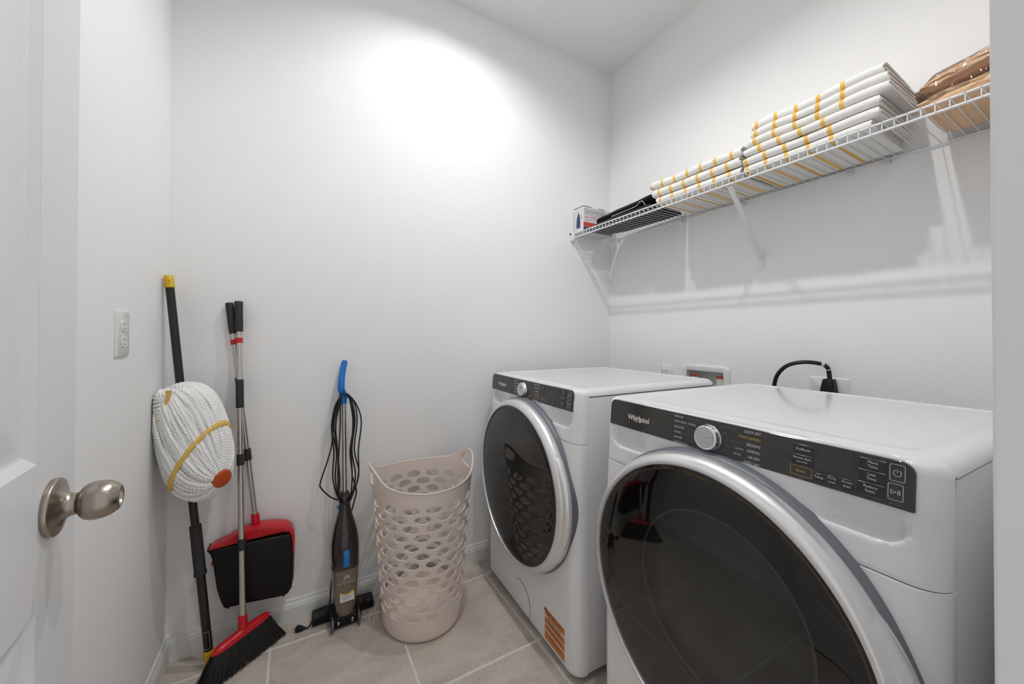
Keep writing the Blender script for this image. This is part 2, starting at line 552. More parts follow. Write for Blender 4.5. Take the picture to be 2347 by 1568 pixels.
def build_door():
    W, H, TH = 0.622, 2.03, 0.035
    a = math.atan2(-0.246+0.190, 0.690-0.062)
    # local x from hinge to free edge, local -y is the face towards the room
    d = Vector((-0.056, 0.628, 0)).normalized(); n = Vector((d.y, -d.x, 0))
    mt = Matrix((d, -n, Vector((0, 0, 1)))).transposed().to_4x4()
    mt.translation = Vector((-0.190, 0.062, 0.008))
    root = bpy.data.objects.new('door_1', None); C.objects.link(root); root.matrix_world = mt
    struct(root, 'white two-panel door standing open along the left wall')
    S = 0.104
    panels = [(0.982, H-0.125), (0.235, 0.827)]
    m = MB()
    m.box(0, S, 0, TH, 0, H, 0.0015, 1); m.box(W-S, W, 0, TH, 0, H, 0.0015, 1)
    rails = [(0, 0.235), (0.827, 0.982), (H-0.125, H)]
    for z0, z1 in rails: m.box(S, W-S, 0, TH, z0, z1)
    m.build('door_frame', 'door_paint', root)
    for z0, z1 in panels:
        q = MB()
        # moulded recess: loops stepping in on the room side and on the wall side
        steps = [(0, 0), (0.006, 0.0035), (0.010, 0.0062), (0.013, 0.0070), (0.020, 0.0070), (0.046, 0.0040)]
        lo = []
        for (i, dp) in steps:
            lo.append([(S+i, dp, z0+i), (W-S-i, dp, z0+i), (W-S-i, dp, z1-i), (S+i, dp, z1-i)])
        q.loft(lo, False, True)
        lo = [[(x, TH-y, z) for x, y, z in l] for l in lo]
        q.loft(lo, False, True)
        q.build('door_panel', 'door_paint', root)
    # knobs
    kx = 0.553; kz = 0.932-0.008
    for sgn, name in ((-1, 'door_knob'), (1, 'door_knob')):
        f = Matrix.Translation((kx, 0 if sgn < 0 else TH, kz)) @ (Matrix.Rotation(PI/2, 4, 'X') if sgn < 0 else Matrix.Rotation(-PI/2, 4, 'X'))
        kp = [(v.x, v.y) for v in smooth_path([(0.0125, 0.0150, 0), (0.0118, 0.0200, 0), (0.0135, 0.0222, 0), (0.0180, 0.0252, 0), (0.0208, 0.0300, 0), (0.0217, 0.0360, 0), (0.0210, 0.0425, 0), (0.0186, 0.0490, 0), (0.0150, 0.0540, 0), (0.0125, 0.0560, 0), (0.0112, 0.0562, 0), (0.0102, 0.0550, 0), (0.0092, 0.0515, 0)], 5)]
        k = MB().lathe(kp+[(0.0, 0.0505)], 64, f).build(name, 'nickel', root, 60)
        rp = [(v.x, v.y) for v in smooth_path([(0.0306, 0.0060, 0), (0.0270, 0.0068, 0), (0.0205, 0.0085, 0), (0.0155, 0.0115, 0), (0.0128, 0.0155, 0), (0.0120, 0.0200, 0)], 5)]
        MB().lathe([(0.0, -0.0005), (0.0312, -0.0005), (0.0316, 0.0010), (0.0316, 0.0048)]+rp, 64, f).build('rosette', 'nickel', k, 50)
        MB().lathe([(0.0, 0.0500), (0.0040, 0.0500), (0.0040, 0.0530), (0.0, 0.0532)], 20, f).build('lock_button', 'nickel_dark', k, 40)
    # hinges on the hinge edge
    for z in (0.22, 1.0, 1.80):
        MB().tube([(-0.004, -0.004, z-0.045), (-0.004, -0.004, z+0.045)], 0.005, 12).build('hinge', 'nickel', root, 40)
build_door()

# ============================================================ WASHER AND DRYER
HW = 0.334          # half width
def plan_loop(yf, yb, hw, r, z, n=8):
    """front face outline in plan: left rear corner, round the front, right rear corner"""
    out = [(-hw, yb, z)]
    for k in range(n+1):
        a = PI+0.5*PI*k/n
        out.append((-hw+r+r*math.cos(a), yf+r+r*math.sin(a), z))
    m = 80
    for k in range(1, m):
        x = -hw+r+(2*hw-2*r)*k/m
        out.append((x, yf, z))
    for k in range(n+1):
        a = 1.5*PI+0.5*PI*k/n
        out.append((hw-r+r*math.cos(a), yf+r+r*math.sin(a), z))
    out.append((hw, yb, z))
    return out
def open_loft(mb, loops, hole=None):
    n = len(loops[0]); vs_ = []; fs_ = []
    for l in loops: vs_ += l
    for j in range(len(loops)-1):
        for i in range(n-1):
            fc = (j*n+i, j*n+i+1, (j+1)*n+i+1, (j+1)*n+i)
            if hole and all(math.hypot(vs_[q][0]-hole[0], vs_[q][2]-hole[1]) < hole[2] for q in fc): continue
            fs_.append(fc)
    mb.add(vs_, fs_)
def ring_text(mb, body, r, zc, a_mid, size, y):
    n = len(body); st = size*0.72/r
    for i, ch in enumerate(body):
        if ch == ' ': continue
        a = a_mid-(i-(n-1)/2)*st
        mt = Matrix.Translation((r*math.cos(a), 0, zc+r*math.sin(a))) @ Matrix.Rotation(-(a-PI/2), 4, 'Y')
        mb.text(ch, 0, 0, size, y, 'CENTER', mtx=mt)

def make_machine(kind, label, cat, loc, yaw):
    t = thing(kind, label, cat, loc, -PI/2-R(yaw))
    dryer = kind == 'clothes_dryer'
    YBK = 0.705
    # sheet-metal cabinet
    m = MB()
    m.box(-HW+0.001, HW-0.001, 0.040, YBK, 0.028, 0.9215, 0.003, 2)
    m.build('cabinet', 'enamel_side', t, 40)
    m = MB()
    m.box(-HW+0.004, HW-0.004, 0.060, YBK-0.01, 0.918, 0.926)
    m.build('cabinet_gap', 'dark_gap', t)
    # top panel with rounded edge and a shallow tray
    def tl(z, ins, insf, n=8):
        x0, x1 = -HW+ins, HW-ins; y0, y1 = 0.0085+insf, YBK-ins*0.8; r = max(0.03-ins*0.3, 0.012)
        return [(x, y, z) for x, y in rrect(x0, x1, y0, y1, r, n, (0.041, 0.041, r, r))]
    lo = []
    for k in range(8):
        a = 0.5*PI*k/7
        lo.append(tl(0.9245+0.0235*math.sin(a), 0.026*(1-math.cos(a)), 0.006*(1-math.cos(a))))
    lo += [tl(0.948, 0.040, 0.052), tl(0.9478, 0.0415, 0.0535), tl(0.9455, 0.052, 0.066), tl(0.9452, 0.06, 0.075)]
    MB().loft(lo, False, True).build('top_panel', 'enamel', t, 35)
    # lower front panel
    def base(z):
        return -0.011+0.011*sstep(0.62, 0.874, z)
    m = MB(); loops = []
    for k in range(7):
        a = 0.5*PI*k/6
        loops.append(plan_loop(base(0.05)+0.010*(1-math.sin(a)), 0.041, HW-0.004*(1-math.sin(a)), 0.040, 0.021+0.016*(1-math.cos(a))))
    for z in [0.09, 0.15, 0.20]+[0.2125+0.554*q/72 for q in range(73)]: loops.append(plan_loop(base(z), 0.041, HW, 0.040, z))
    loops.append(plan_loop(base(0.7665)+0.0012, 0.041, HW-0.001, 0.040, 0.7680))
    open_loft(m, loops, (0.003, 0.552, 0.3175))
    m.add(loops[0], [tuple(range(len(loops[0])))])
    m.build('front_panel', 'enamel', t, 35)
    # upper fascia with scooped recess under the console
    m = MB(); loops = []
    nz = 36
    zs = [0.7692+(0.9245-0.7692)*k/nz for k in range(nz+1)]+[0.9245+0.0235*math.sin(0.5*PI*k/8) for k in range(1, 9)]
    for k, z in enumerate(zs):
        y0 = base(min(z, 0.874))+0.006*sstep(0.874, 0.9445, z)+(0.0012 if k == 0 else 0)
        lp = []
        src = []
        r = 0.040; hw = HW; yk = 0.041
        if z > 0.9245:
            cs = 1-math.sqrt(max(0, 1-((z-0.9245)/0.0235)**2))
            hw = HW-0.026*cs+0.0004; y0 += 0.007*sstep(0.940, 0.948, z); yk = 0.054
        src.append((-hw, yk))
        for q in range(9):
            a = PI+0.5*PI*q/8
            src.append((-hw+r+r*math.cos(a), y0+r+r*math.sin(a)))
        for q in range(1, 170): src.append((-hw+r+(2*hw-2*r)*q/170, y0))
        for q in range(9):
            a = 1.5*PI+0.5*PI*q/8
            src.append((hw-r+r*math.cos(a), y0+r+r*math.sin(a)))
        src.append((hw, yk))
        for (x, y) in src:
            ax = abs(x)
            # rounded lower outer corner of the scoop
            cx = max(0, ax-0.262); zl = 0.814+0.03*(1-math.sqrt(max(0, 1-min(1, cx/0.036)**2)))
            mk = sstep(zl, zl+0.011, z)*(1-sstep(0.284, 0.300, ax))*sstep(0.165, 0.225, ax)
            dp = 0.024*(1-0.75*sstep(0.828, 0.874, z))
            lp.append((x, y+dp*mk, z))
        loops.append(lp)
    open_loft(m, loops, (0.003, 0.552, 0.290))
    # lip rolling over to the top
    m.build('upper_fascia', 'enamel', t, 40)
    # console plate
    lean = math.atan2(0.006, 0.0695)
    cm = Matrix.Translation((0, -0.0015, 0.8735)) @ Matrix.Rotation(-lean, 4, 'X')
    H = 0.0695
    poly = rrect(-0.305, 0.305, 0, H, 0, 6, (0.002, 0.002, 0.017, 0.017))
    m = MB(); m.prism(poly, -0.0015, 0.006, 0.0008, 1)
    con = m.build('control_console', 'console_black', t, 40)
    con.matrix_local = cm
    y = -0.0019
    def Z(zz): return zz-0.8735
    wh, gd, dm, lines, gl = MB(), MB(), MB(), MB(), MB()
    def line(mb, pts, wd=0.0005):
        for a, b in zip(pts, pts[1:]):
            a = Vector((a[0], 0, a[1])); b = Vector((b[0], 0, b[1])); d = (b-a).normalized(); n = Vector((-d.z, 0, d.x))*wd/2
            q = [a+n, b+n, b-n, a-n]
            mb.add([(v.x, y, v.z) for v in q], [(0, 1, 2, 3)])
    def rect(mb, x0, x1, z0, z1, r=0.0015, wd=0.0005):
        p = rrect(x0, x1, z0, z1, r, 4); line(mb, p+[p[0]], wd)
    # brand wordmark with its swoosh
    br = MB(); br.text('Whirlpool', -0.2385, Z(0.9045), 0.0190, y, 'LEFT', sx=0.90, bold=0.00035)
    br.build('brand_lettering', 'brand_silver', con)
    sw = MB()
    c0 = (-0.199, Z(0.9045)); pts = []
    for k in range(33):
        a = R(70)+R(300)*k/32
        ex, ez = 0.0155*math.cos(a), 0.0055*math.sin(a); th = R(28)
        pts.append((c0[0]+ex*math.cos(th)-ez*math.sin(th), c0[1]+ex*math.sin(th)+ez*math.cos(th)))
    line(sw, pts, 0.0011)
    sw.build('brand_swoosh', 'brand_gold', con)
    dial = (-0.0045, Z(0.905)) if dryer else (-0.012, Z(0.906))
    rows = [0.9352, 0.9232, 0.9105, 0.8985, 0.8868, 0.8755]
    if dryer:
        L = ['REGULAR', 'HEAVY DUTY / TOWELS', 'DELICATES', 'WHITES', 'SANITIZE', 'CUSTOM CYCLE']
        RR = [('', 'QUICK DRY'), ('', 'STEAM REFRESH'), ('', 'BEDDING'), ('Low Heat ', 'NORMAL'), ('No Heat ', 'AIR DRY'), ('', 'TIMED DRY')]
        gold_r = 1; ts = 0.0066
    else:
        L = ['HEAVY DUTY', 'BULKY ITEMS', 'DELICATES', 'WHITES', 'TOWELS', 'CLEAN WASHER']
        RR = [('', 'QUICK WASH'), ('', 'COLD WASH'), ('', 'NORMAL'), ('', 'COLORS'), ('', 'SANITIZE'), ('', 'DRAIN & SPIN')]
        gold_r = 4; ts = 0.0066
    wid = 0.0043
    for k, s in enumerate(L):
        mb = gd if (not dryer and k == 5) else wh
        z = Z(rows[k])
        mb.text(s, -0.0925+0.0, z, ts, y, 'LEFT', sx=0.78)
        x0 = -0.0905+len(s)*0.0043*0.80+0.002
        a = R([128, 150, 168, 190, 210, 232][k])
        ex, ez = dial[0]+0.0345*math.cos(a), dial[1]+0.0335*math.sin(a)
        if x0 < ex-0.004: line(dm, [(x0, z), (ex-0.004, z), (ex, min(max(ez, 0.001), H-0.002))])
    for k, (pre, s) in enumerate(RR):
        mb = gd if k == gold_r else wh
        z = Z(rows[k])
        xe = 0.0985
        mb.text(s, xe, z, ts+0.0006, y, 'RIGHT', sx=0.82)
        xs = xe-len(s)*0.0049
        if pre:
            wh.text(pre, xs-0.0005, z, 0.005, y, 'RIGHT', sx=0.8); xs -= len(pre)*0.0032
        a = R([52, 28, 8, -14, -34, -54][k])
        ex, ez = dial[0]+0.0345*math.cos(a), dial[1]+0.0335*math.sin(a)
        if xs-0.003 > ex+0.003: line(gd if k == gold_r else dm, [(xs-0.003, z), (ex+0.004, z), (ex, min(max(ez, 0.001), H-0.002))])
    if dryer:
        btn = [(0.153, 0.184, 0.9185, 0.9345, ['EcoBoost']), (0.151, 0.183, 0.8995, 0.9165, ['Remote Start', 'Smart Wi-Fi']),
               (0.186, 0.1985, 0.8815, 0.8925, ['Temp']), (0.2035, 0.2165, 0.8815, 0.8945, ['Drying', 'Levels']), (0.2225, 0.2365, 0.8805, 0.8955, ['Wrinkle', 'Shield']),
               (0.2435, 0.2755, 0.9205, 0.9365, ['More', 'Time']), (0.2425, 0.2745, 0.9015, 0.9185, ['Less', 'Time']), (0.2415, 0.2735, 0.8825, 0.8995, ['Reduce', 'Static'])]
        steam = ('Steam', (0.1500, 0.1815, 0.8805, 0.8965)); screen = (0.1915, 0.2355, 0.9005, 0.9365)
        small = [('To Hold Drum', 0.1655, 0.8787), ('Light', 0.1655, 0.8757), ('To Set Smart Signal', 0.2575, 0.8797), ('Hold to Start', 0.2855, 0.8787)]
    else:
        btn = [(0.120, 0.136, 0.9235, 0.9355, ['More', 'Time']), (0.118, 0.134, 0.9035, 0.9165, ['Less', 'Time']),
               (0.152, 0.166, 0.8800, 0.8900, ['Temp']), (0.172, 0.186, 0.8800, 0.8900, ['Spin']), (0.192, 0.206, 0.8800, 0.8900, ['Soil']),
               (0.240, 0.266, 0.9235, 0.9375, ['Fresh', 'Hold']), (0.238, 0.264, 0.9035, 0.9185, ['Remote Start', 'Smart Wi-Fi']), (0.236, 0.262, 0.8825, 0.8985, ['Load &', 'Go'])]
        steam = ('Steam', (0.1180, 0.1420, 0.8815, 0.8965)); screen = (0.182, 0.222, 0.8995, 0.9365)
        small = [('Hold to Start', 0.2855, 0.8787)]
        MB().box(-0.1255, -0.1245, y, -0.001, 0.001, H-0.001).build('console_divider', 'button_black', con)
    for (x0, x1, z0, z1, tx) in btn:
        b = MB(); b.prism(rrect(x0, x1, Z(z0), Z(z1), 0.0012, 3), -0.0027, -0.001, 0.0004, 1)
        b.build('button', 'button_black', con, 40)
        yy = -0.0029
        zc = (Z(z0)+Z(z1))/2
        if len(tx) == 1: wh.text(tx[0], (x0+x1)/2, zc, 0.0062, yy, 'CENTER', sx=0.9)
        else:
            sm = tx[1].startswith('Smart')
            small_btn = (x1-x0) < 0.020
            sz = 0.0046 if small_btn else 0.0060
            wh.text(tx[0], (x0+x1)/2, zc+0.0031, 0.0054 if sm else sz, yy, 'CENTER', sx=0.92)
            wh.text(tx[1], (x0+x1)/2, zc-0.0034, 0.0036 if sm else sz, yy, 'CENTER', sx=0.92)
    for s, x, z in small: dm.text(s, x, Z(z), 0.0029, y, 'CENTER')
    x0, x1, z0, z1 = steam[1]
    rect(gd, x0, x1, Z(z0), Z(z1), 0.0012, 0.0006)
    gd.text(steam[0], (x0+x1)/2, (Z(z0)+Z(z1))/2, 0.0066, y, 'CENTER', sx=0.9)
    MB().prism(rrect(screen[0], screen[1], Z(screen[2]), Z(screen[3]), 0.001, 2), -0.0021, -0.001).build('display_screen', 'screen_grey', con)
    # power and start keys
    rect(wh, 0.2785, 0.2945, Z(0.9125), Z(0.9365), 0.0018, 0.0007)
    rect(wh, 0.2770, 0.2930, Z(0.8845), Z(0.9080), 0.0018, 0.0007)
    pc = (0.2865, Z(0.9242))
    line(wh, [(pc[0]+0.0042*math.cos(R(120+300*k/20)), pc[1]+0.0045*math.sin(R(120+300*k/20))) for k in range(21)], 0.0008)
    line(wh, [(pc[0], pc[1]+0.0005), (pc[0], pc[1]+0.0058)], 0.0008)
    qc = (0.2835, Z(0.8962))
    line(wh, [(qc[0]-0.0035, qc[1]-0.0030), (qc[0]+0.0020, qc[1]), (qc[0]-0.0035, qc[1]+0.0030), (qc[0]-0.0035, qc[1]-0.0030)], 0.0007)
    for dx in (0.0040, 0.0060): line(wh, [(qc[0]+dx, qc[1]-0.0032), (qc[0]+dx, qc[1]+0.0032)], 0.0009)
    for q_ in (wh.build('lettering', 'print_white', con), gd.build('gold_lettering', 'print_gold', con), dm.build('fine_lettering', 'print_dim', con)): q_['kind'] = 'stuff'
    # dial
    f = Matrix.Translation((dial[0], -0.0015, dial[1])) @ Matrix.Rotation(PI/2, 4, 'X')
    d = MB().lathe([(0.0, 0.0), (0.0285, 0.0), (0.0285, 0.004), (0.0268, 0.006), (0.0262, 0.015), (0.0250, 0.0175), (0.0232, 0.0185), (0.0222, 0.0180), (0.0218, 0.0176)], 48, f).build('dial', 'chrome', con, 40)
    MB().lathe([(0.0219, 0.0170), (0.0219, 0.0179), (0.0, 0.0181)], 48, f).build('dial_cap', 'knob_cap', d, 40)
    p = MB(); a = R(12 if dryer else 48)
    q = Matrix.Translation((dial[0], -0.0198, dial[1])) @ Matrix.Rotation(-a, 4, 'Y')
    p.box(0.0, 0.0215, -0.0002, 0.0004, -0.0003, 0.0003, mtx=q)
    p.build('dial_pointer', 'dark_gap', d)
    # ---------------- round door
    uc, zc = 0.003, 0.552
    f = Matrix.Translation((uc, 0, zc)) @ Matrix.Rotation(PI/2, 4, 'X')   # lathe height = towards the room
    door = MB().lathe([(0.2925, 0.052), (0.2925, 0.0575), (0.2935, 0.0600), (0.2965, 0.0608), (0.3030, 0.0585), (0.3120, 0.0510), (0.3165, 0.0430), (0.3180, 0.0330), (0.3180, 0.024)], 128, f).build('door_ring', 'silver', t, 40)
    MB().lathe([(0.324, -0.012), (0.324, 0.016), (0.3175, 0.0245), (0.3135, 0.026)], 128, f).build('door_gasket', 'door_recess', door, 40)
    MB().lathe([(0.2928, 0.0545), (0.285, 0.0560), (0.25, 0.0580), (0.20, 0.0598), (0.14, 0.0611), (0.07, 0.0618), (0.0, 0.0620)], 128, f).build('door_glass', 'smoked_glass', door, 60)
    MB().lathe([(0.2935, 0.054), (0.272, 0.034), (0.235, 0.018), (0.200, 0.008), (0.187, 0.004)], 128, f).build('door_cone', 'drum_dark', door, 60)
    MB().lathe([(0.187, 0.004), (0.1885, 0.0065), (0.186, 0.0085), (0.183, 0.007), (0.182, 0.003)], 96, f).build('window_rim', 'window_edge', door, 60)
    MB().lathe([(0.184, 0.004), (0.178, -0.008), (0.165, -0.021), (0.150, -0.030), (0.10, -0.0345), (0.0, -0.036)], 96, f).build('window_bowl', 'window_grey', door, 50)
    if dryer:
        g = MB()
        gg = MB().lathe([(0.2848, 0.0563), (0.2842, 0.0565)], 128, f, R(-12), R(78), 1.0)
        gg2 = MB().lathe([(0.2848, 0.0563), (0.2842, 0.0565)], 128, f, R(100), R(150), 1.0)
        g.v = gg.v; g.f = gg.f; g.add(gg2.v, gg2.f)
        ring_text(g, 'STEAM REFRESH', 0.2825, zc, R(89), 0.0060, -0.0575)
        g.build('door_gold_line', 'print_dim_gold', door)
    # grip on the opening side of the ring
    g = MB(); loops = []
    n = 28
    for k in range(n+1):
        a = R(-38+70*k/n)
        e = 0.0135*math.sin(PI*k/n)**0.7
        lp = []
        for (r, h) in ((0.312, 0.022), (0.3178+e, 0.024), (0.3185+e, 0.030), (0.3170+e*0.9, 0.040), (0.3135+e*0.4, 0.047), (0.311, 0.049)):
            lp.append(tuple(f @ Vector((r*math.cos(a), r*math.sin(a), h))))
        loops.append(lp)
    g.loft(loops).build('door_grip', 'silver', door, 45)
    # back panel and levelling feet
    for sx in (-1, 1):
        for yy in (0.075, YBK-0.06):
            ft = Matrix.Translation((sx*(HW-0.055), yy, 0))
            MB().lathe([(0.0, 0.0), (0.017, 0.0), (0.019, 0.003), (0.017, 0.010), (0.008, 0.012), (0.008, 0.030), (0.0, 0.030)], 20, ft).build('levelling_foot', 'rubber', t, 40)
    if not dryer:
        # round filter cover outline and the orange sticker
        yb = base(0.1)-0.0006
        q = MB(); pts = []
        for k in range(25):
            a = R(135-190*k/24)
            pts.append((-0.0128+0.0713*math.cos(a), yb+0.0002, 0.069+0.0713*math.sin(a)))
        q.tube(pts, [0.0003+0.0008*math.sin(PI*k/24) for k in range(25)], 6)
        q.build('filter_cover_edge', 'dark_gap', t, 60)
        x0, x1, z0, z1 = 0.160, 0.277, 0.040, 0.150
        ys = base(0.1)-0.0005
        st = MB().box(x0, x1, ys, ys+0.0004, z0, z1).build('sticker', 'label_white', t)
        st['label'] = 'orange and white instruction sticker'
        o = MB()
        for a, b in ((0.128, 0.150), (0.098, 0.118), (0.076, 0.094), (0.047, 0.070), (0.0415, 0.0448)):
            o.box(x0, x1, ys-0.0003, ys, a, b)
        o.build('sticker_print', 'sticker_orange', st)
        o = MB(); yy = ys-0.0005
        o.text('IMPORTANT!', 0.2185, 0.139, 0.0195, yy, 'CENTER', sx=0.85)
        o.text('IMPORTANTE!', 0.2185, 0.085, 0.0165, yy, 'CENTER', sx=0.85)
        o.text('Register your new appliance', 0.2185, 0.112, 0.0080, yy, 'CENTER')
        o.text('to receive service updates', 0.2185, 0.104, 0.0080, yy, 'CENTER')
        o.text('Registre su nuevo aparato', 0.2185, 0.063, 0.0080, yy, 'CENTER')
        o.text('para recibir avisos', 0.2185, 0.054, 0.0080, yy, 'CENTER')
        o.build('sticker_fine_print', 'sticker_ink', st)
        o = MB()
        o.text('REGISTER NOW', 0.2185, 0.123, 0.0125, yy, 'CENTER', sx=0.9)
        o.text('Importante', 0.2185, 0.0722, 0.0045, yy, 'CENTER')
        o.add([(x0-0.001, ys-0.001, z1+0.001), (x0+0.012, ys-0.001, z1+0.001), (x0-0.001, ys-0.001, z1-0.014)], [(0, 1, 2)])
        o.build('sticker_black_print', 'ink_black', st)['kind'] = 'stuff'
    return t
make_machine('washing_machine', 'white front-load washing machine farther back, beside the laundry basket, with an orange sticker', 'washing machine', (0.8014, 1.2543, 0), 2.02)
make_machine('clothes_dryer', 'white front-load dryer nearest the camera, with large dark round door', 'dryer', (0.784, 0.4805, 0), 2.05)

# ============================================================ WIRE SHELF AND WHAT LIES ON IT
SZ = 1.7105           # top of the cross wires
SX0, SX1 = 1.395, 1.692
def build_shelf():
    t = thing('wire_shelf', 'long white wire shelf mounted on the right wall above the machines', 'shelf', (SX0, 0, SZ))
    y0, y1 = 0.070, 1.668
    def rail(name, x, z, r):
        MB().tube([(x-SX0, y0, z-SZ), (x-SX0, y1, z-SZ)], r, 10).build(name, 'wire_white', t, 60)
    rail('front_rail', SX0, SZ-0.0245, 0.0036)
    rail('front_rail', SX0+0.001, SZ-0.0005, 0.0032)
    rail('back_rail', SX1, SZ-0.0030, 0.0032)
    # cross wires, each bent down over the front lip
    P = smooth_path([(SX1-SX0, 0, -0.0012), (0.15, 0, -0.0012), (0.006, 0, -0.0012), (-0.0022, 0, -0.003), (-0.0034, 0, -0.010), (-0.0036, 0, -0.027)], 3)
    first = None
    y = 0.0855; k = 0
    while y < y1:
        if first is None:
            first = MB().tube(P, 0.0013, 6).build('cross_wire', 'wire_white', t, 60); o = first
        else:
            o = first.copy(); C.objects.link(o)
        o.location = (0, y, 0)
        y += 0.0241; k += 1
    # end bracket on the back wall
    m = MB(); m.box(-0.012, 0.010, 1.664, 1.6855, -0.042, 0.002, 0.004, 2)
    m.build('end_bracket', 'plastic_white', t, 40)
    MB().tube([(-0.013, 1.675, -0.001), (-0.013, 1.6855, -0.001)], 0.004, 10).build('bracket_pin', 'rubber', t, 40)
    # diagonal brace down to the wall
    a = Vector((SX0+0.004, 0.787, SZ-0.028)); b = Vector((XR-0.006, 0.823, 1.452))
    dr = (b-a)
    m = MB()
    n = 10
    loops = []
    side = Vector((0, 1, 0)); up = dr.normalized().cross(side).normalized()
    for i in range(n+1):
        p = a+dr*i/n
        w_ = 0.0085; h_ = 0.0035
        loops.append([p+side*w_+up*h_-Vector((SX0, 0, SZ)), p-side*w_+up*h_-Vector((SX0, 0, SZ)), p-side*w_-up*h_-Vector((SX0, 0, SZ)), p+side*w_-up*h_-Vector((SX0, 0, SZ))])
    m.loft(loops)
    br = m.build('support_brace', 'wire_white', t, 40)
    f = MB(); poly = rrect(-0.0125, 0.0125, -0.030, 0.022, 0.006, 5)
    q = MB().prism(poly, -0.0012, 0.0012, 0.0005, 1)
    mt = Matrix.Translation((XR-0.0015-SX0, 0.8245, 1.434-SZ)) @ Matrix.Rotation(PI/2, 4, 'Z')
    f.add([mt @ Vector(v) for v in q.v], q.f)
    f.build('brace_foot', 'wire_white', br, 40)
    mt = Matrix.Translation((XR-0.003-SX0, 0.8245, 1.424-SZ)) @ Matrix.Rotation(-PI/2, 4, 'Y')
    MB().lathe([(0.0, 0.0), (0.0035, 0.0), (0.003, 0.0015), (0.0, 0.002)], 14, mt).build('screw', 'chrome', br, 40)
    # wall clips under the back rail
    for yy in (0.4437, 0.5375, 0.893, 1.1804, 1.6079):
        m = MB(); m.box(SX1-SX0-0.006, XR-SX0, yy-0.007, yy+0.007, -0.020, 0.004, 0.002, 2)
        c = m.build('wall_clip', 'plastic_clear', t, 40)
        mt = Matrix.Translation((SX1-SX0-0.006, yy, -0.012)) @ Matrix.Rotation(-PI/2, 4, 'Y')
        MB().lathe([(0.0, 0.0), (0.0032, 0.0), (0.0025, 0.0018), (0.0, 0.002)], 12, mt).build('screw', 'chrome', c, 40)
build_shelf()

def make_towel(loc, ly0, ly1, depth, thick, seed, label, group, tip=0.0, flop=0.0, lay=0):
    """folded towel: one continuous cloth doubled twice, fold facing the room (-x); stripes start at local y = 0"""
    random.seed(seed)
    ct = thick*0.20
    r_out = thick/2-ct/2; r_in = r_out-ct*1.15
    path = []
    bk = depth
    n = 10
    for k in range(n+1): path.append((bk-(bk-thick/2)*k/n, ct/2))
    for k in range(1, 10):
        a = -PI/2-PI*k/10
        path.append((thick/2+r_out*1.15*math.cos(a), thick/2+r_out*math.sin(a)))
    for k in range(n+1): path.append((thick/2+(bk-0.008-thick/2)*k/n, thick-ct/2))
    for k in range(1, 6):
        a = PI/2-PI*k/6
        path.append((bk-0.008+ct*0.6*math.cos(a), thick-ct/2-ct*0.58+ct*0.58*math.sin(a)))
    for k in range(n+1): path.append((bk-0.010-(bk-0.014-thick/2)*k/n, thick/2+r_in))
    for k in range(1, 8):
        a = PI/2+PI*k/8
        path.append((thick/2+0.004+r_in*1.1*math.cos(a), thick/2+r_in*math.sin(a)))
    for k in range(n+1): path.append((thick/2+0.004+(bk-0.012-thick/2)*k/n, thick/2-r_in))
    NY = 40
    m = MB(); loops = []
    off = random.random()*20
    P = [Vector((x, 0, z)) for x, z in path]
    nr = []
    for i in range(len(P)):
        t_ = (P[min(i+1, len(P)-1)]-P[max(i-1, 0)]).normalized()
        nr.append(Vector((-t_.z, 0, t_.x)))
    for j in range(NY+1):
        y = ly0+(ly1-ly0)*j/NY
        e = min(j, NY-j)/NY
        sc = 0.78+0.22*sstep(0, 0.03, e)
        lp1 = []; lp2 = []
        for i, p in enumerate(P):
            nz = noise.noise(Vector((p.x*9+off, y*11, p.z*30)))*0.0016+noise.noise(Vector((p.x*30+off, y*40, p.z*60)))*0.0006
            hz = (lay+p.z/thick)*noise.noise(Vector((7.3+loc[0]*0, (y+loc[1])*7, 3.1)))*0.0022+tip*(y-ly0)*p.z/thick
            endw = noise.noise(Vector((p.z*75+off, p.x*3, 1.7)))*0.008*(1-sstep(0, 0.10, e))*(1 if j < NY/2 else -1)
            sag = -flop*sstep(0.16, 0.0, e)*(j < NY/2)
            dx = noise.noise(Vector((off+5, y*6, p.z*5)))*0.005
            for sg, lp in ((1, lp1), (-1, lp2)):
                q = p+nr[i]*(ct/2*sc*sg)
                zz = q.z+hz+nz*0.6+sag*(q.x/depth)
                lp.append((q.x+dx+nz*0.5, y+endw, max(0.0006, zz)))
        loops.append(lp1+list(reversed(lp2)))
    m.loft(loops)
    o = m.build('folded_towel', 'towel', None, 60)
    o.location = loc
    return tag(o, label, 'towel', group)
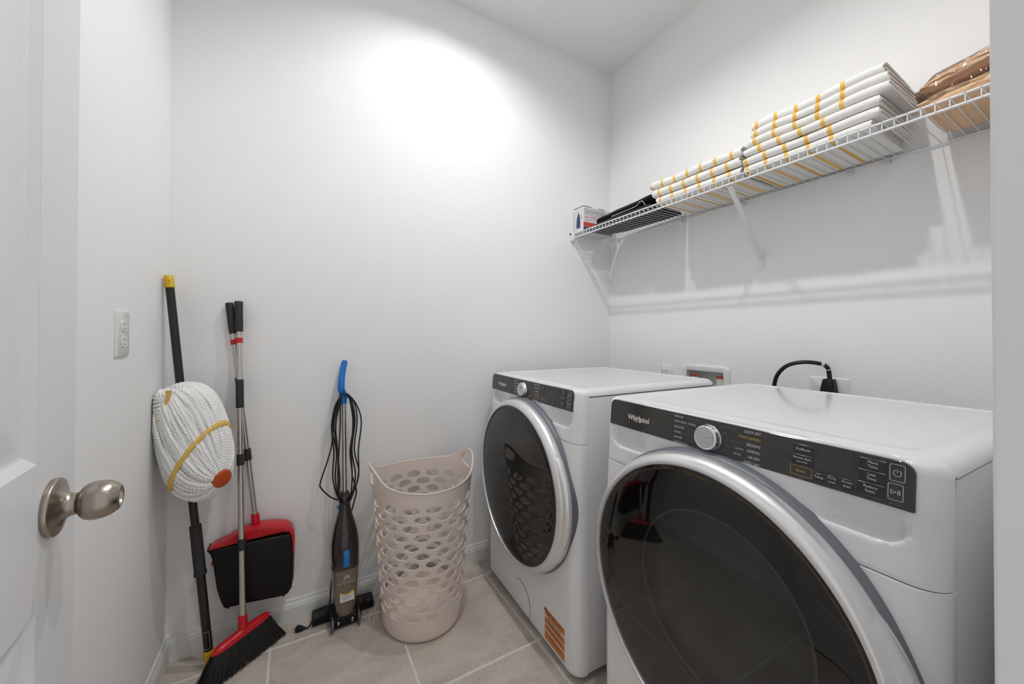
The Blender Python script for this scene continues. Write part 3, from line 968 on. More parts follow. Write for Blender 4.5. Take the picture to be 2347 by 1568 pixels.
def build_towels():
    zt = SZ+0.001
    # taller stack of six, listed from the shelf upwards
    th = 0.0288
    names = ['white folded towel with yellow stripes, lowest in the tall stack of six', 'white folded towel with yellow stripes, second from bottom in the tall stack of six', 'white folded towel with yellow stripes, third from bottom in the tall stack of six', 'white folded towel with yellow stripes, fourth from bottom in the tall stack of six', 'white folded towel with yellow stripes, second from top in the tall stack of six', 'white folded towel with yellow stripes, topmost in the tall stack of six']
    #          first stripe y, lower end y, upper end y, x front
    rows = [(0.487, 0.402, 0.742, 1.414), (0.491, 0.385, 0.745, 1.411), (0.506, 0.384, 0.741, 1.408), (0.462, 0.362, 0.730, 1.411), (0.462, 0.368, 0.722, 1.416), (0.464, 0.380, 0.726, 1.428)]
    for k, (s0, a, b, x) in enumerate(rows):
        dp = 0.255-0.004*k if k < 5 else 0.23
        make_towel((x, s0, zt+k*(th+0.0014)), a-s0, b-s0, dp, th, 11+k, names[k], 'folded towels on the shelf', 0.012 if k == 5 else 0.0, 0.0, k)
    th = 0.0372
    names = ['white folded towel with yellow stripes, bottom of the short stack of three', 'white folded towel with yellow stripes, middle of the short stack of three', 'white folded towel with yellow stripes, top of the short stack of three']
    rows = [(0.792, 0.757, 1.118, 1.414), (0.800, 0.756, 1.138, 1.411), (0.786, 0.754, 1.152, 1.414)]
    for k, (s0, a, b, x) in enumerate(rows):
        make_towel((x, s0, zt+k*(th+0.0014)), a-s0, b-s0, 0.245, th, 31+k, names[k], 'folded towels on the shelf', 0.0, 0.0, k)
build_towels()

def build_shelf_items():
    # iron carton standing at the far end
    W, D, H = 0.225, 0.080, 0.146
    t = thing('iron_box', 'white printed carton of a steam iron at the far end of the shelf', 'box', (1.408, 1.602, SZ))
    m = MB(); m.box(0, W, 0, D, 0.0004, H, 0.0012, 1)
    m.build('carton', 'box_white', t)
    m = MB()
    for a, b in ((0.0, 0.062), (0.115, 0.165)): m.box(a, b, -0.0006, 0.003, H-0.0025, H+0.0008)
    m.box(-0.0006, 0.003, 0, D, H-0.0025, H+0.0008)
    m.box(-0.0006, 0.002, 0, D, 0.0, 0.004)
    m.build('carton_edges', 'box_black', t)
    m = MB(); yy = -0.0008
    def band(mb, x0, x1, z0, z1, wd=0.0012):
        for (a, b, c, d) in ((x0, x1, z0, z0+wd), (x0, x1, z1-wd, z1), (x0, x0+wd, z0, z1), (x1-wd, x1, z0, z1)): mb.box(a, b, yy, 0, c, d)
    band(m, 0.008, 0.172, 0.100, 0.132)
    m.text('BLACK+DECKER', 0.090, 0.1162, 0.0225, yy, 'CENTER', sx=0.86)
    m.text('compact iron', 0.010, 0.069, 0.0095, yy, 'LEFT')
    m.build('carton_black_print', 'box_black', t)
    m = MB(); m.text('EASY STEAM', 0.008, 0.084, 0.0185, yy, 'LEFT', sx=0.95)
    m.box(0.002, 0.12, yy, 0, 0.030, 0.056)
    m.build('carton_red_print', 'box_red', t)
    m = MB(); m.box(0.002, W-0.002, yy, 0, 0.002, 0.028); m.build('carton_blue_print', 'iron_blue', t)
    # picture of the iron on the narrow side (faces -x)
    m = MB(); pts = [(0.024, 0.026), (0.054, 0.026), (0.057, 0.05), (0.054, 0.082), (0.046, 0.104), (0.040, 0.122), (0.034, 0.104), (0.026, 0.082), (0.022, 0.05)]
    m.add([(-0.0008, D-y, z) for y, z in pts], [tuple(range(len(pts)))])
    m.box(-0.0009, 0, 0.012, 0.016, 0.075, 0.085); m.box(-0.0009, 0, 0.016, 0.020, 0.088, 0.098)
    m.build('carton_picture', 'iron_blue', t)
    m = MB()
    for k in range(9): m.box(-0.0006, 0, 0.060, 0.060+0.012*(1+k % 2), 0.018+k*0.013, 0.0188+k*0.013)
    m.build('carton_fine_print', 'pipe_grey', t)

    # folded black ironing board with wire legs
    t = thing('tabletop_ironing_board', 'black padded tabletop ironing board lying on the shelf beside the iron carton', 'ironing board', (1.536, 1.36, SZ))
    def pad(name, y0, y1, hw0, hw1, z0, z1, th, xs, rise):
        m = MB(); loops = []; n = 26
        for k in range(n+1):
            s = k/n; y = y0+(y1-y0)*s
            hw = hw0+(hw1-hw0)*s
            if s > 0.80: hw *= max(0.25, (1-((s-0.80)/0.20)**2.5))**0.5
            zz = z0+(z1-z0)*s+rise*(1-s)**2
            h = th*(0.85+0.15*math.sin(PI*s))*(1 if s < 0.9 else 1-0.55*((s-0.9)/0.1)**2)
            lp = []
            for q in range(24):
                a = 2*PI*q/24
                cx = math.copysign(abs(math.cos(a))**0.55, math.cos(a)); cz = math.copysign(abs(math.sin(a))**0.8, math.sin(a))
                nn = noise.noise(Vector((cx*2, y*14, zz*9)))*0.0025
                lp.append((xs+hw*cx, y, max(0.0006, zz+h/2+h/2*cz+nn)))
            loops.append(lp)
        m.loft(loops).build(name, 'cover_black', t, 60)
    pad('lower_pad', -0.195, 0.218, 0.122, 0.112, 0.0005, 0.0005, 0.036, 0.0, 0.0)
    pad('upper_pad', -0.198, 0.212, 0.119, 0.108, 0.036, 0.033, 0.030, 0.004, 0.012)
    m = MB()
    m.tube(smooth_path([(-0.124, 0.03, 0.026), (-0.126, -0.06, 0.028), (-0.127, -0.13, 0.030), (-0.128, -0.150, 0.042), (-0.127, -0.166, 0.044), (-0.126, -0.174, 0.034), (-0.125, -0.180, 0.022)], 6), 0.0016, 8)
    m.build('wire_leg', 'chrome', t, 60)

    # brown paper bundle wrapped in clear plastic
    t = thing('wrapped_parcel', 'brown paper bundle in shiny clear plastic wrap at the near end of the shelf', 'parcel', (1.55, 0.20, SZ))
    def slab(name, z0, z1, ins, m_, puff=0.0, tilt=0.0, amp=0.006, seed=0.0):
        m = MB(); loops = []; n = 70
        y0, y1 = -0.115+0.0, 0.118-ins*0.3
        for k in range(n+1):
            s = k/n; y = y0+(y1-y0)*s
            e = sstep(1.0, 0.86, s)*0.75+0.25
            e *= sstep(0.0, 0.06, s)*0.4+0.6
            lp = []
            zm = (z0+z1)/2; hh = (z1-z0)/2
            for q in range(96):
                a = 2*PI*q/96
                cx = math.copysign(abs(math.cos(a))**0.45, math.cos(a)); cz = math.copysign(abs(math.sin(a))**0.6, math.sin(a))
                nn = noise.noise(Vector((cx*3+seed, y*26, cz*3)))*amp+noise.noise(Vector((cx*9+seed, y*80, cz*7)))*amp*0.35
                if m_ == 'clear_film': nn = amp*0.55+(abs(noise.noise(Vector((cx*5+y*20+seed, y*22-cz*4, cz*6))))-0.25)*amp*1.1+abs(noise.noise(Vector((cx*14+seed, y*70+cz*9, cz*18))))*amp*0.5
                z = zm+tilt*(0.118-y)+(hh*e+puff)*cz+nn
                lp.append((cx*(0.128-ins+puff)+nn, y, max(0.0008 if m_ != 'clear_film' else 0.0002, z)))
            loops.append(lp)
        return m.loft(loops).build(name, m_, t, 20 if m_ == 'clear_film' else 60)
    slab('lower_bundle', 0.001, 0.048, 0.004, 'kraft', 0, 0.05, 0.005, 2.0)
    slab('upper_bundle', 0.050, 0.088, 0.012, 'kraft', 0, 0.20, 0.005, 9.0)
    slab('plastic_wrap', 0.001, 0.090, 0.0, 'clear_film', 0.006, 0.17, 0.007, 4.0)
build_shelf_items()

# ============================================================ WALL FITTINGS
def duplex(t, mtx, label_m='plastic_white'):
    """two outlet faces on a plate whose face is local -y"""
    for dz in (0.0195, -0.0195):
        f = MB(); f.prism(rrect(-0.0165, 0.0165, dz-0.0140, dz+0.0140, 0.0105, 6), -0.0078, -0.004, 0.0006, 1)
        a = f.build('outlet_face', label_m, t, 40)
        s = MB()
        for dx, h in ((-0.0062, 0.0045), (0.0062, 0.0037)): s.box(dx-0.0009, dx+0.0009, -0.0080, -0.0076, dz+0.001, dz+0.001+h*2)
        s.prism([(0.0024*math.cos(2*PI*k/12), dz-0.0075+0.0024*math.sin(2*PI*k/12)) for k in range(12)], -0.0080, -0.0076)
        s.build('outlet_slots', 'slot_dark', a)
def plate(name, label, cat, w, h, mtx, duplex_on=True):
    t = thing(name, label, cat, mtx=mtx)
    m = MB()
    lo = [[(x, 0, z) for x, z in rrect(-w/2, w/2, -h/2, h/2, 0.004, 4)], [(x, -0.0025, z) for x, z in rrect(-w/2, w/2, -h/2, h/2, 0.004, 4)],
          [(x, -0.0058, z) for x, z in rrect(-w/2+0.004, w/2-0.004, -h/2+0.004, h/2-0.004, 0.003, 4)]]
    m.loft(lo).build('cover_plate', 'plastic_white', t, 50)
    if duplex_on:
        duplex(t, mtx)
        MB().lathe([(0.0, 0.0055), (0.0028, 0.0062), (0.0, 0.0068)], 12, Matrix.Rotation(PI/2, 4, 'X')).build('screw', 'plastic_white', t, 40)
    return t
plate('wall_outlet', 'white double outlet plate on the left wall near the corner', 'outlet', 0.079, 0.117, Matrix.Translation((XL, 1.285, 1.127)) @ Matrix.Rotation(PI/2, 4, 'Z'))
plate('wall_outlet', 'white outlet plate peeking over the washing machine on the right wall', 'outlet', 0.070, 0.115, Matrix.Translation((XR, 1.280, 0.914)) @ Matrix.Rotation(-PI/2, 4, 'Z'))

def build_washer_box():
    mt = Matrix.Translation((XR, 1.072, 0.8785)) @ Matrix.Rotation(-PI/2, 4, 'Z')   # local x = -world y, local -y towards the room
    t = thing('washer_outlet_box', 'recessed white water outlet box in the wall behind the machines', 'outlet box', mtx=mt)
    w, h = 0.0915, 0.0762
    m = MB(); loops = []
    for (o, y, r) in ((0.026, 0.0, 0.022), (0.026, -0.005, 0.022), (0.022, -0.009, 0.020), (0.004, -0.010, 0.010), (0.0, -0.008, 0.008), (0.0, 0.075, 0.008)):
        loops.append([(x, y, z) for x, z in rrect(-w-o, w+o, -h-o, h+o, r, 6)])
    m.loft(loops, False, True).build('box_frame', 'plastic_white', t, 40)
    for x in (-0.060, 0.062):
        v = MB(); v.tube([(x, 0.045, -0.078), (x, 0.045, 0.015)], 0.011, 14); v.tube([(x, 0.045, 0.015), (x, 0.015, 0.015)], 0.009, 12)
        vo = v.build('water_valve', 'pipe_grey', t, 40)
        MB().box(x-0.016, x+0.016, 0.012, 0.016, -0.03, 0.062, 0.001, 1).build('valve_tag', 'label_white', vo)
        MB().box(x-0.0162, x+0.0162, 0.0114, 0.0122, 0.046, 0.060).build('valve_tag_print', 'label_red', vo)
build_washer_box()

def build_dryer_power():
    mt = Matrix.Translation((XR, 0.601, 0.915)) @ Matrix.Rotation(-PI/2, 4, 'Z')
    plate('dryer_outlet', 'wide white outlet plate behind the dryer with a black plug in it', 'outlet', 0.118, 0.117, mt, False)
    mt = Matrix.Translation((XR, 0.592, 0)) @ Matrix.Rotation(-PI/2, 4, 'Z')
    t = thing('dryer_power_cord', 'thick black power cord arching up from behind the dryer to its plug', 'power cord', mtx=mt)
    lo = []
    for (z, hw, d0, d1) in ((0.872, 0.026, -0.006, -0.048), (0.900, 0.0255, -0.006, -0.050), (0.945, 0.0185, -0.006, -0.046), (0.9655, 0.0155, -0.008, -0.042), (0.970, 0.0135, -0.010, -0.039)):
        lo.append([(x, y, z) for x, y in rrect(-hw, hw, d1, d0, 0.006, 4)])
    MB().loft(lo).build('plug', 'black_plastic', t, 40)
    P = smooth_path([(0.002, -0.026, 0.965), (0.001, -0.028, 0.990), (-0.001, -0.038, 1.013), (-0.012, -0.062, 1.0255), (-0.050, -0.092, 1.030), (-0.100, -0.094, 1.014), (-0.140, -0.078, 0.975), (-0.158, -0.066, 0.925), (-0.165, -0.060, 0.86), (-0.165, -0.060, 0.70), (-0.155, -0.075, 0.50)], 7)
    MB().tube(P, 0.0072, 12).build('cable', 'cord_black', t, 60)
    q = MB(); i = [k for k in range(len(P)) if P[k].z > 1.008][0]
    q.tube(P[i-2:i], 0.0076, 12); q.tube(P[i+6:i+9], 0.0076, 12)
    q.build('cable_band', 'plastic_white', t, 60)
build_dryer_power()

# ============================================================ LAUNDRY BASKET
def build_basket():
    t = thing('laundry_basket', 'tall beige plastic laundry basket with oval holes, standing beside the washing machine', 'laundry basket', (0.450, 1.470, 0))
    NC = 224; da = 2*PI/NC            # fine columns ; one hole pitch = 16 columns
    A0 = R(240)
    Z0, DZ, NR = 0.0975, 0.0335, 13
    hA = [A0-38*da, A0-38*da+PI]
    def rim_z(a):
        z = 0.556
        for h in hA:
            d = abs((a-h+PI) % (2*PI)-PI)
            z += 0.076*(0.60*math.exp(-(d/R(26))**3)+0.40*math.exp(-(d/R(56))**2))
        return z
    def rad(z, a):
        r = 0.1525+(0.1945-0.1525)*z/0.56
        if z > 0.5:
            for h in hA:
                d = abs((a-h+PI) % (2*PI)-PI)
                r += 0.005*sstep(0.5, 0.63, z)*math.exp(-(d/R(36))**2)
        return r
    def P(a, z):
        r = rad(z, a)
        return (r*math.cos(a), r*math.sin(a), z)
    m = MB()
    DA = 8*da
    # diamond cells, each pierced by an oval hole
    for k in range(NR):
        zc = Z0+DZ*k
        for j in range(14):
            ac = A0+j*16*da+(DA if k % 2 else 0)
            out = []; inn = []
            cor = [(DA, 0), (0, DZ), (-DA, 0), (0, -DZ)]
            for q in range(4):
                c0, c1 = cor[q], cor[(q+1) % 4]
                for i in range(8):
                    f = i/8
                    out.append((c0[0]+(c1[0]-c0[0])*f, c0[1]+(c1[1]-c0[1])*f))
                    th = 0.5*PI*(q+f)
                    inn.append((R(9.1)*math.cos(th), 0.0150*math.sin(th)))
            mid = [((o[0]+i_[0]*2.2)/3.2, (o[1]+i_[1]*2.2)/3.2) for o, i_ in zip(out, inn)]
            vs_ = [P(ac+x, zc+z) for x, z in out]+[P(ac+x, zc+z) for x, z in mid]+[P(ac+x, zc+z) for x, z in inn]
            n = 32
            fs_ = [(i, (i+1) % n, n+(i+1) % n, n+i) for i in range(n)]+[(n+i, n+(i+1) % n, 2*n+(i+1) % n, 2*n+i) for i in range(n)]
            m.add(vs_, fs_)
    # fill the zigzags above and below
    zb = Z0-DZ; zt = Z0+DZ*NR
    zt = Z0+DZ*(NR-1)+DZ
    for j in range(14):
        ac = A0+j*16*da
        for s, zz, zbase in ((1, Z0, zb), (-1, Z0+DZ*(NR-1), zt)):
            up = [P(ac+i*da, zbase+s*DZ*(1-abs(i-8)/8)) for i in range(17)]
            lo = [P(ac+i*da, zbase) for i in range(17)]
            for i in range(16):
                if i == 0: m.add([lo[0], lo[1], up[1]], [(0, 1, 2)])
                elif i == 15: m.add([lo[15], lo[16], up[15]], [(0, 1, 2)])
                else: m.add([lo[i], lo[i+1], up[i+1], up[i]], [(0, 1, 2, 3)])
    # lower wall and floor
    rows = [(0.0, 0.136), (0.003, 0.1445), (0.010, 0.1505), (0.022, rad(0.022, 0)), (0.042, rad(0.042, 0)), (zb, rad(zb, 0))]
    for (z0, r0), (z1, r1) in zip(rows, rows[1:]):
        for i in range(NC):
            a, b = A0+i*da, A0+(i+1)*da
            m.add([(r0*math.cos(a), r0*math.sin(a), z0), (r0*math.cos(b), r0*math.sin(b), z0), (r1*math.cos(b), r1*math.sin(b), z1), (r1*math.cos(a), r1*math.sin(a), z1)], [(0, 1, 2, 3)])
    m.add([(0.136*math.cos(A0+i*da), 0.136*math.sin(A0+i*da), 0) for i in range(NC)], [tuple(range(NC))])
    # upper band with two grip openings
    hc = [-38, -38+112]
    HWc = 13
    nv = 6
    def band(i, v):
        a = A0+i*da
        return P(a, zt+(rim_z(a)-zt)*v/nv)
    skip = set()
    for h in hc:
        for i in range(h-HWc, h+HWc): skip.add(i % NC)
    for i in range(NC):
        if i in skip: continue
        for v in range(nv): m.add([band(i, v), band(i+1, v), band(i+1, v+1), band(i, v+1)], [(0, 1, 2, 3)])
    holes = []
    for h in hc:
        per = [(i, 0) for i in range(h-HWc, h+HWc)]+[(h+HWc, v) for v in range(nv)]+[(i, nv) for i in range(h+HWc, h-HWc, -1)]+[(h-HWc, v) for v in range(nv, 0, -1)]
        ah = A0+h*da; zc = 0.590
        outp = []; innp = []
        for (i, v) in per:
            a = A0+i*da; z = zt+(rim_z(a)-zt)*v/nv
            outp.append(P(a, z))
            th = math.atan2((z-zc)/0.045, (a-ah)/(HWc*da))
            innp.append(P(ah+R(15.5)*math.cos(th), zc+0.0285*math.sin(th)))
        n = len(per)
        m.add(outp+innp, [(i, (i+1) % n, n+(i+1) % n, n+i) for i in range(n)])
        holes.append(innp)
    sh = m.build('basket_shell', 'basket_plastic', t, 60, merge=1e-5)
    md = sh.modifiers.new('thickness', 'SOLIDIFY'); md.thickness = 0.0046; md.offset = -1
    me = bpy.data.meshes.new_from_object(sh.evaluated_get(bpy.context.evaluated_depsgraph_get()))
    sh.modifiers.clear(); old = sh.data; sh.data = me; bpy.data.meshes.remove(old); me.name = 'basket_shell'
    me.shade_smooth(); me.set_sharp_from_angle(angle=R(38))
    rim = MB().tube([P(A0+i*da, rim_z(A0+i*da)) for i in range(NC)], 0.0028, 8, closed=True)
    rim.build('rim', 'basket_plastic', t, 60)
    for hp in holes:
        MB().tube(hp, 0.0022, 6, closed=True).build('handle_edge', 'basket_plastic', t, 60)
build_basket()

# ============================================================ MOP
def build_mop():
    top = Vector((-0.3705, 1.612, 1.320)); bot = Vector((-0.2465, 1.583, 0.0))
    ax = (bot-top).normalized()
    def at(z): return top+(bot-top)*((top.z-z)/(top.z-bot.z))
    t = thing('string_mop', 'twist mop with black handle and white yarn head, leaning in the left corner', 'mop', bot)
    def seg(name, z0, z1, r, m_, sides=20):
        MB().tube([at(z0)-bot, at(z1)-bot], r, sides).build(name, m_, t, 50)
    seg('handle', 1.29, 0.30, 0.0118, 'pole_black')
    seg('lower_handle', 0.32, 0.055, 0.0128, 'pole_black')
    f = frame(at(0.485), at(0.318)); f.translation -= bot
    L = (at(0.485)-at(0.318)).length
    MB().lathe([(0.012, 0.0), (0.0165, 0.001), (0.0165, L-0.012), (0.0178, L-0.008), (0.0178, L), (0.012, L)], 24, f).build('ratchet_sleeve', 'grip_black', t, 40)
    f = frame(at(1.280), at(1.3195)); f.translation -= bot
    L = (at(1.280)-at(1.3195)).length
    e = MB().lathe([(0.0, 0.0), (0.0135, 0.0), (0.0138, 0.004), (0.0126, L-0.003), (0.0105, L), (0.0, L)], 24, f).build('end_cap', 'yellow_plastic', t, 40)
    g = f @ Matrix.Translation((0.0, -0.0125, L*0.5)) @ Matrix.Rotation(PI/2, 4, 'X')
    MB().lathe([(0.0035, -0.002), (0.0075, -0.002), (0.0075, 0.0025), (0.006, 0.0035), (0.0035, 0.0025), (0.0035, -0.002)], 20, g, ex=0.8).build('hanging_loop', 'yellow_plastic', e, 40)
    f = frame(at(0.0615), at(0.0)); f.translation -= bot
    L = (at(0.0615)-at(0.0)).length
    MB().lathe([(0.0, 0.0), (0.0155, 0.0), (0.0165, 0.004), (0.0160, 0.02), (0.0135, 0.04), (0.0120, L-0.0055), (0.0, L-0.0045)], 24, f).build('base_ferrule', 'yellow_plastic', t, 40)
    # white outlined panel printed near the foot
    q = MB(); c = at(0.105)-bot
    dirp = Vector((0.10, -0.99, 0)).normalized(); sd = Vector((0.99, 0.10, 0))
    def pp(u, z): 
        b = at(z)-bot; aa = u/0.0132
        return b+(dirp*math.cos(aa)+sd*math.sin(aa))*0.0134
    for pts in ([pp(-0.008, 0.128), pp(-0.003, 0.128), pp(0.002, 0.129), pp(0.007, 0.129)], [pp(0.007, 0.129), pp(0.007, 0.100), pp(0.007, 0.072)], [pp(0.007, 0.072), pp(0.002, 0.071), pp(-0.003, 0.071), pp(-0.008, 0.071)]):
        q.tube(pts, 0.0004, 5)
    q.build('printed_panel', 'print_white', t)
    # yarn head : strands run from the orange cap out over the sack and up to the gather on the handle
    Cc = Vector((-0.289, 1.556, 0.776))-bot
    E3 = Vector((-0.080, 0.034, 0.38)).normalized()
    E2 = Vector((0.19, -0.96, 0.15)); E2 = (E2-E3*E2.dot(E3)).normalized()
    E1 = E2.cross(E3)*-1
    if E1.x < 0: E1 = -E1
    S1, S2, S3 = 0.091, 0.072, 0.188
    PB = Vector((0.42, 0.56, -0.74)).normalized(); PA = Vector((-0.25, 0.10, 0.96)).normalized()
    chord = (PA-PB); h = chord.length/2; c = chord.normalized(); mid = (PA+PB)/2
    w1 = c.orthogonal().normalized(); w2 = c.cross(w1)
    random.seed(5)
    def sph(phi, s):
        w_ = w1*math.cos(phi)+w2*math.sin(phi)
        k = (-mid).dot(w_)
        Oc = mid+w_*k
        rho = math.sqrt(max(1e-6, 1-Oc.length_squared))
        aA = math.atan2(-k, h); aB = PI-aA
        a = aB+(aA-aB)*s
        return Oc+(c*math.cos(a)+w_*math.sin(a))*rho
    def pt(phi, s, ro=0.0):
        q = sph(phi, s)
        g = 1+(0.42 if q.z > 0 else 0.25)*q.z*q.z
        n = Vector((q.x, q.y, q.z*0.5)).normalized()
        p = Cc+E1*(q.x*g*S1+n.x*ro)+E2*(q.y*g*S2+n.y*ro)+E3*(q.z*S3+n.z*ro)
        p.x = max(p.x, XL+0.008-bot.x); p.y = min(p.y, YB-0.010-bot.y)
        return p
    core = MB(); loops = []
    for k in range(1, 25):
        loops.append([pt(2*PI*i/40, k/25, -0.009) for i in range(40)])
    core.loft(loops).build('yarn_core', 'yarn', t, 60)
    N = 74
    M_ = 50
    for i in range(N):
        ph = 2*PI*(i+0.5*random.random()-0.25)/N
        ro = random.uniform(-0.004, 0.003); o1 = random.random()*9
        pts = []
        for k in range(M_+1):
            s_ = 0.03+0.955*k/M_
            wv = 0.055*noise.noise(Vector((s_*3.5, ph*2, o1)))*math.sin(PI*s_)
            pts.append(pt(ph+wv, s_, ro+0.004*noise.noise(Vector((s_*6, o1, 2.2)))))
        out = []
        for a, b in zip(pts, pts[1:]):
            n = max(1, round((b-a).length/0.0013))
            for q in range(n): out.append(a+(b-a)*q/n)
        out.append(pts[-1])
        MB().tube(out, 0.0060, 8, sec=(1.06, 0.74), twist=340.0).build('yarn', 'yarn', t, 80)
    # stitched yellow tapes
    def tape(name, sfun, ph0, ph1, wd, n=90):
        mb = MB(); loops = []
        for k in range(n+1):
            ph = ph0+(ph1-ph0)*k/n
            lp = []
            for (ds, ro) in ((-wd, 0.006), (-wd*0.6, 0.0098), (wd*0.6, 0.0098), (wd, 0.006), (wd*0.6, 0.001), (-wd*0.6, 0.001)):
                lp.append(pt(ph, sfun(ph)+ds, ro+0.0010*math.sin(ph*45)))
            loops.append(lp)
        mb.loft(loops).build(name, 'yarn_band', t, 60)
    tape('stitched_tape', lambda p: 0.40, 0.0, 2*PI, 0.020)
    # the turned-over loops at the upper left with their own tape
    for k in range(9):
        z = 0.872+0.0088*k
        cx, cy = -0.353-0.010*math.sin(PI*k/8)-0.0025*k*0, 1.545
        q = [Vector((cx+0.0235*math.cos(a)*(0.75+0.25*math.sin(PI*(k+0.6)/9.2)), cy+0.038*math.sin(a), z+0.004*math.sin(a*2+k)))-bot for a in [2*PI*i/150 for i in range(150)]]
        for v in q: v.x = max(v.x, XL+0.008-bot.x)
        MB().tube(q, 0.0058, 8, closed=True, sec=(1.06, 0.74), twist=340.0).build('yarn', 'yarn', t, 80)
    mb = MB(); loops = []
    for k in range(15):
        f_ = k/14
        c_ = Vector((-0.342-0.021*f_, 1.502+0.006*math.sin(PI*f_), 0.952-0.092*f_))-bot
        d_ = Vector((0.0082, -0.002, 0.001))
        loops.append([c_-d_, c_+Vector((0, -0.0035, 0)), c_+d_, c_+Vector((0, 0.0015, 0))])
    mb.loft(loops).build('stitched_tape', 'yarn_band', t, 60)
    Bp = pt(0, 0.0); bn = (E1*PB.x/S1+E2*PB.y/S2+E3*PB.z/S3).normalized()
    f = Matrix.Translation(Bp+bn*0.002) @ Vector((0, 0, 1)).rotation_difference(bn).to_matrix().to_4x4()
    MB().lathe([(0.0, -0.012), (0.0285, -0.012), (0.0290, 0.004), (0.0270, 0.0080), (0.015, 0.0115), (0.0, 0.0125)], 40, f).build('yarn_cap', 'orange_cap', t, 40)
build_mop()

# ============================================================ BROOM AND DUSTPAN
def build_broom():
    top = Vector((-0.1865, 1.6655, 1.246)); foot = Vector((-0.1535, 1.5500, 0.108))
    def at(z): return top+(foot-top)*((top.z-z)/(top.z-foot.z))
    base = Vector((-0.1535, 1.550, 0))
    t = thing('broom', 'red and black broom with steel handle leaning against the back wall', 'broom', base)
    def seg(name, z0, z1, r, m_):
        return MB().tube([at(z0)-base, at(z1)-base], r, 20).build(name, m_, t, 50)
    seg('handle', 1.20, 0.68, 0.0088, 'steel'); seg('lower_handle', 0.69, 0.14, 0.0098, 'steel')
    f = frame(at(1.135), at(1.246)); f.translation -= base
    L = (at(1.246)-at(1.135)).length
    MB().lathe([(0.009, 0.0), (0.0122, 0.0), (0.0132, 0.02), (0.0128, 0.07), (0.0138, L-0.004), (0.0125, L), (0.0, L)], 24, f).build('top_grip', 'grip_black', t, 40)
    for nm, z0, z1, r in (('foam_grip', 0.962, 0.862, 0.0122), ('lock_collar', 0.700, 0.662, 0.0120), ('lock_collar', 0.412, 0.375, 0.0120)):
        seg(nm, z0, z1, r, 'grip_black')
    seg('clip_ring', 1.112, 1.094, 0.0118, 'red_plastic')
    # head
    a = Vector((-0.2290, 1.4930, 0.100))-base; b = Vector((-0.0790, 1.6060, 0.108))-base
    d = (b-a).normalized(); n = Vector((d.y, -d.x, 0)).normalized(); up = n.cross(d)*-1
    if up.z < 0: up = -up
    m = MB(); loops = []; K = 24
    for k in range(K+1):
        s = k/K; p = a+(b-a)*s
        e = math.sqrt(max(0.05, 1-abs(2*s-1)**6))
        hh = 0.0160*e+0.004*math.exp(-((s-0.5)/0.12)**2); ww = 0.0180*e
        lp = []
        for q in range(16):
            an = 2*PI*q/16
            lp.append(p+n*ww*math.cos(an)+up*(hh*math.sin(an) if math.sin(an) > 0 else 0.008*math.sin(an)))
        loops.append(lp)
    m.loft(loops).build('head_block', 'red_plastic', t, 60)
    f = frame(at(0.100), at(0.165)); f.translation -= base
    MB().lathe([(0.0, 0.0), (0.0165, 0.0), (0.0145, 0.018), (0.0132, 0.062), (0.0098, 0.063)], 24, f).build('handle_socket', 'red_plastic', t, 40)
    random.seed(3)
    q = MB()
    for k in range(2300):
        s = random.uniform(0.015, 0.985); o = random.uniform(-0.011, 0.011)
        p0 = a+(b-a)*s+n*o-Vector((0, 0, 0.005))
        fl = (s-0.5)*0.105+random.uniform(-0.006, 0.006)
        p1 = a+(b-a)*s+d*fl+n*(o*2.3+random.uniform(-0.004, 0.004)); p1.z = random.uniform(0.0012, 0.006)
        mid = (p0+p1)/2+d*fl*-0.06+n*random.uniform(-0.002, 0.002)
        q.tube([p0, mid, p1], [0.0011, 0.0010, 0.0007], 3, caps=False)
    o = q.build('bristles', 'bristle_black', t)
    o['kind'] = 'stuff'
build_broom()

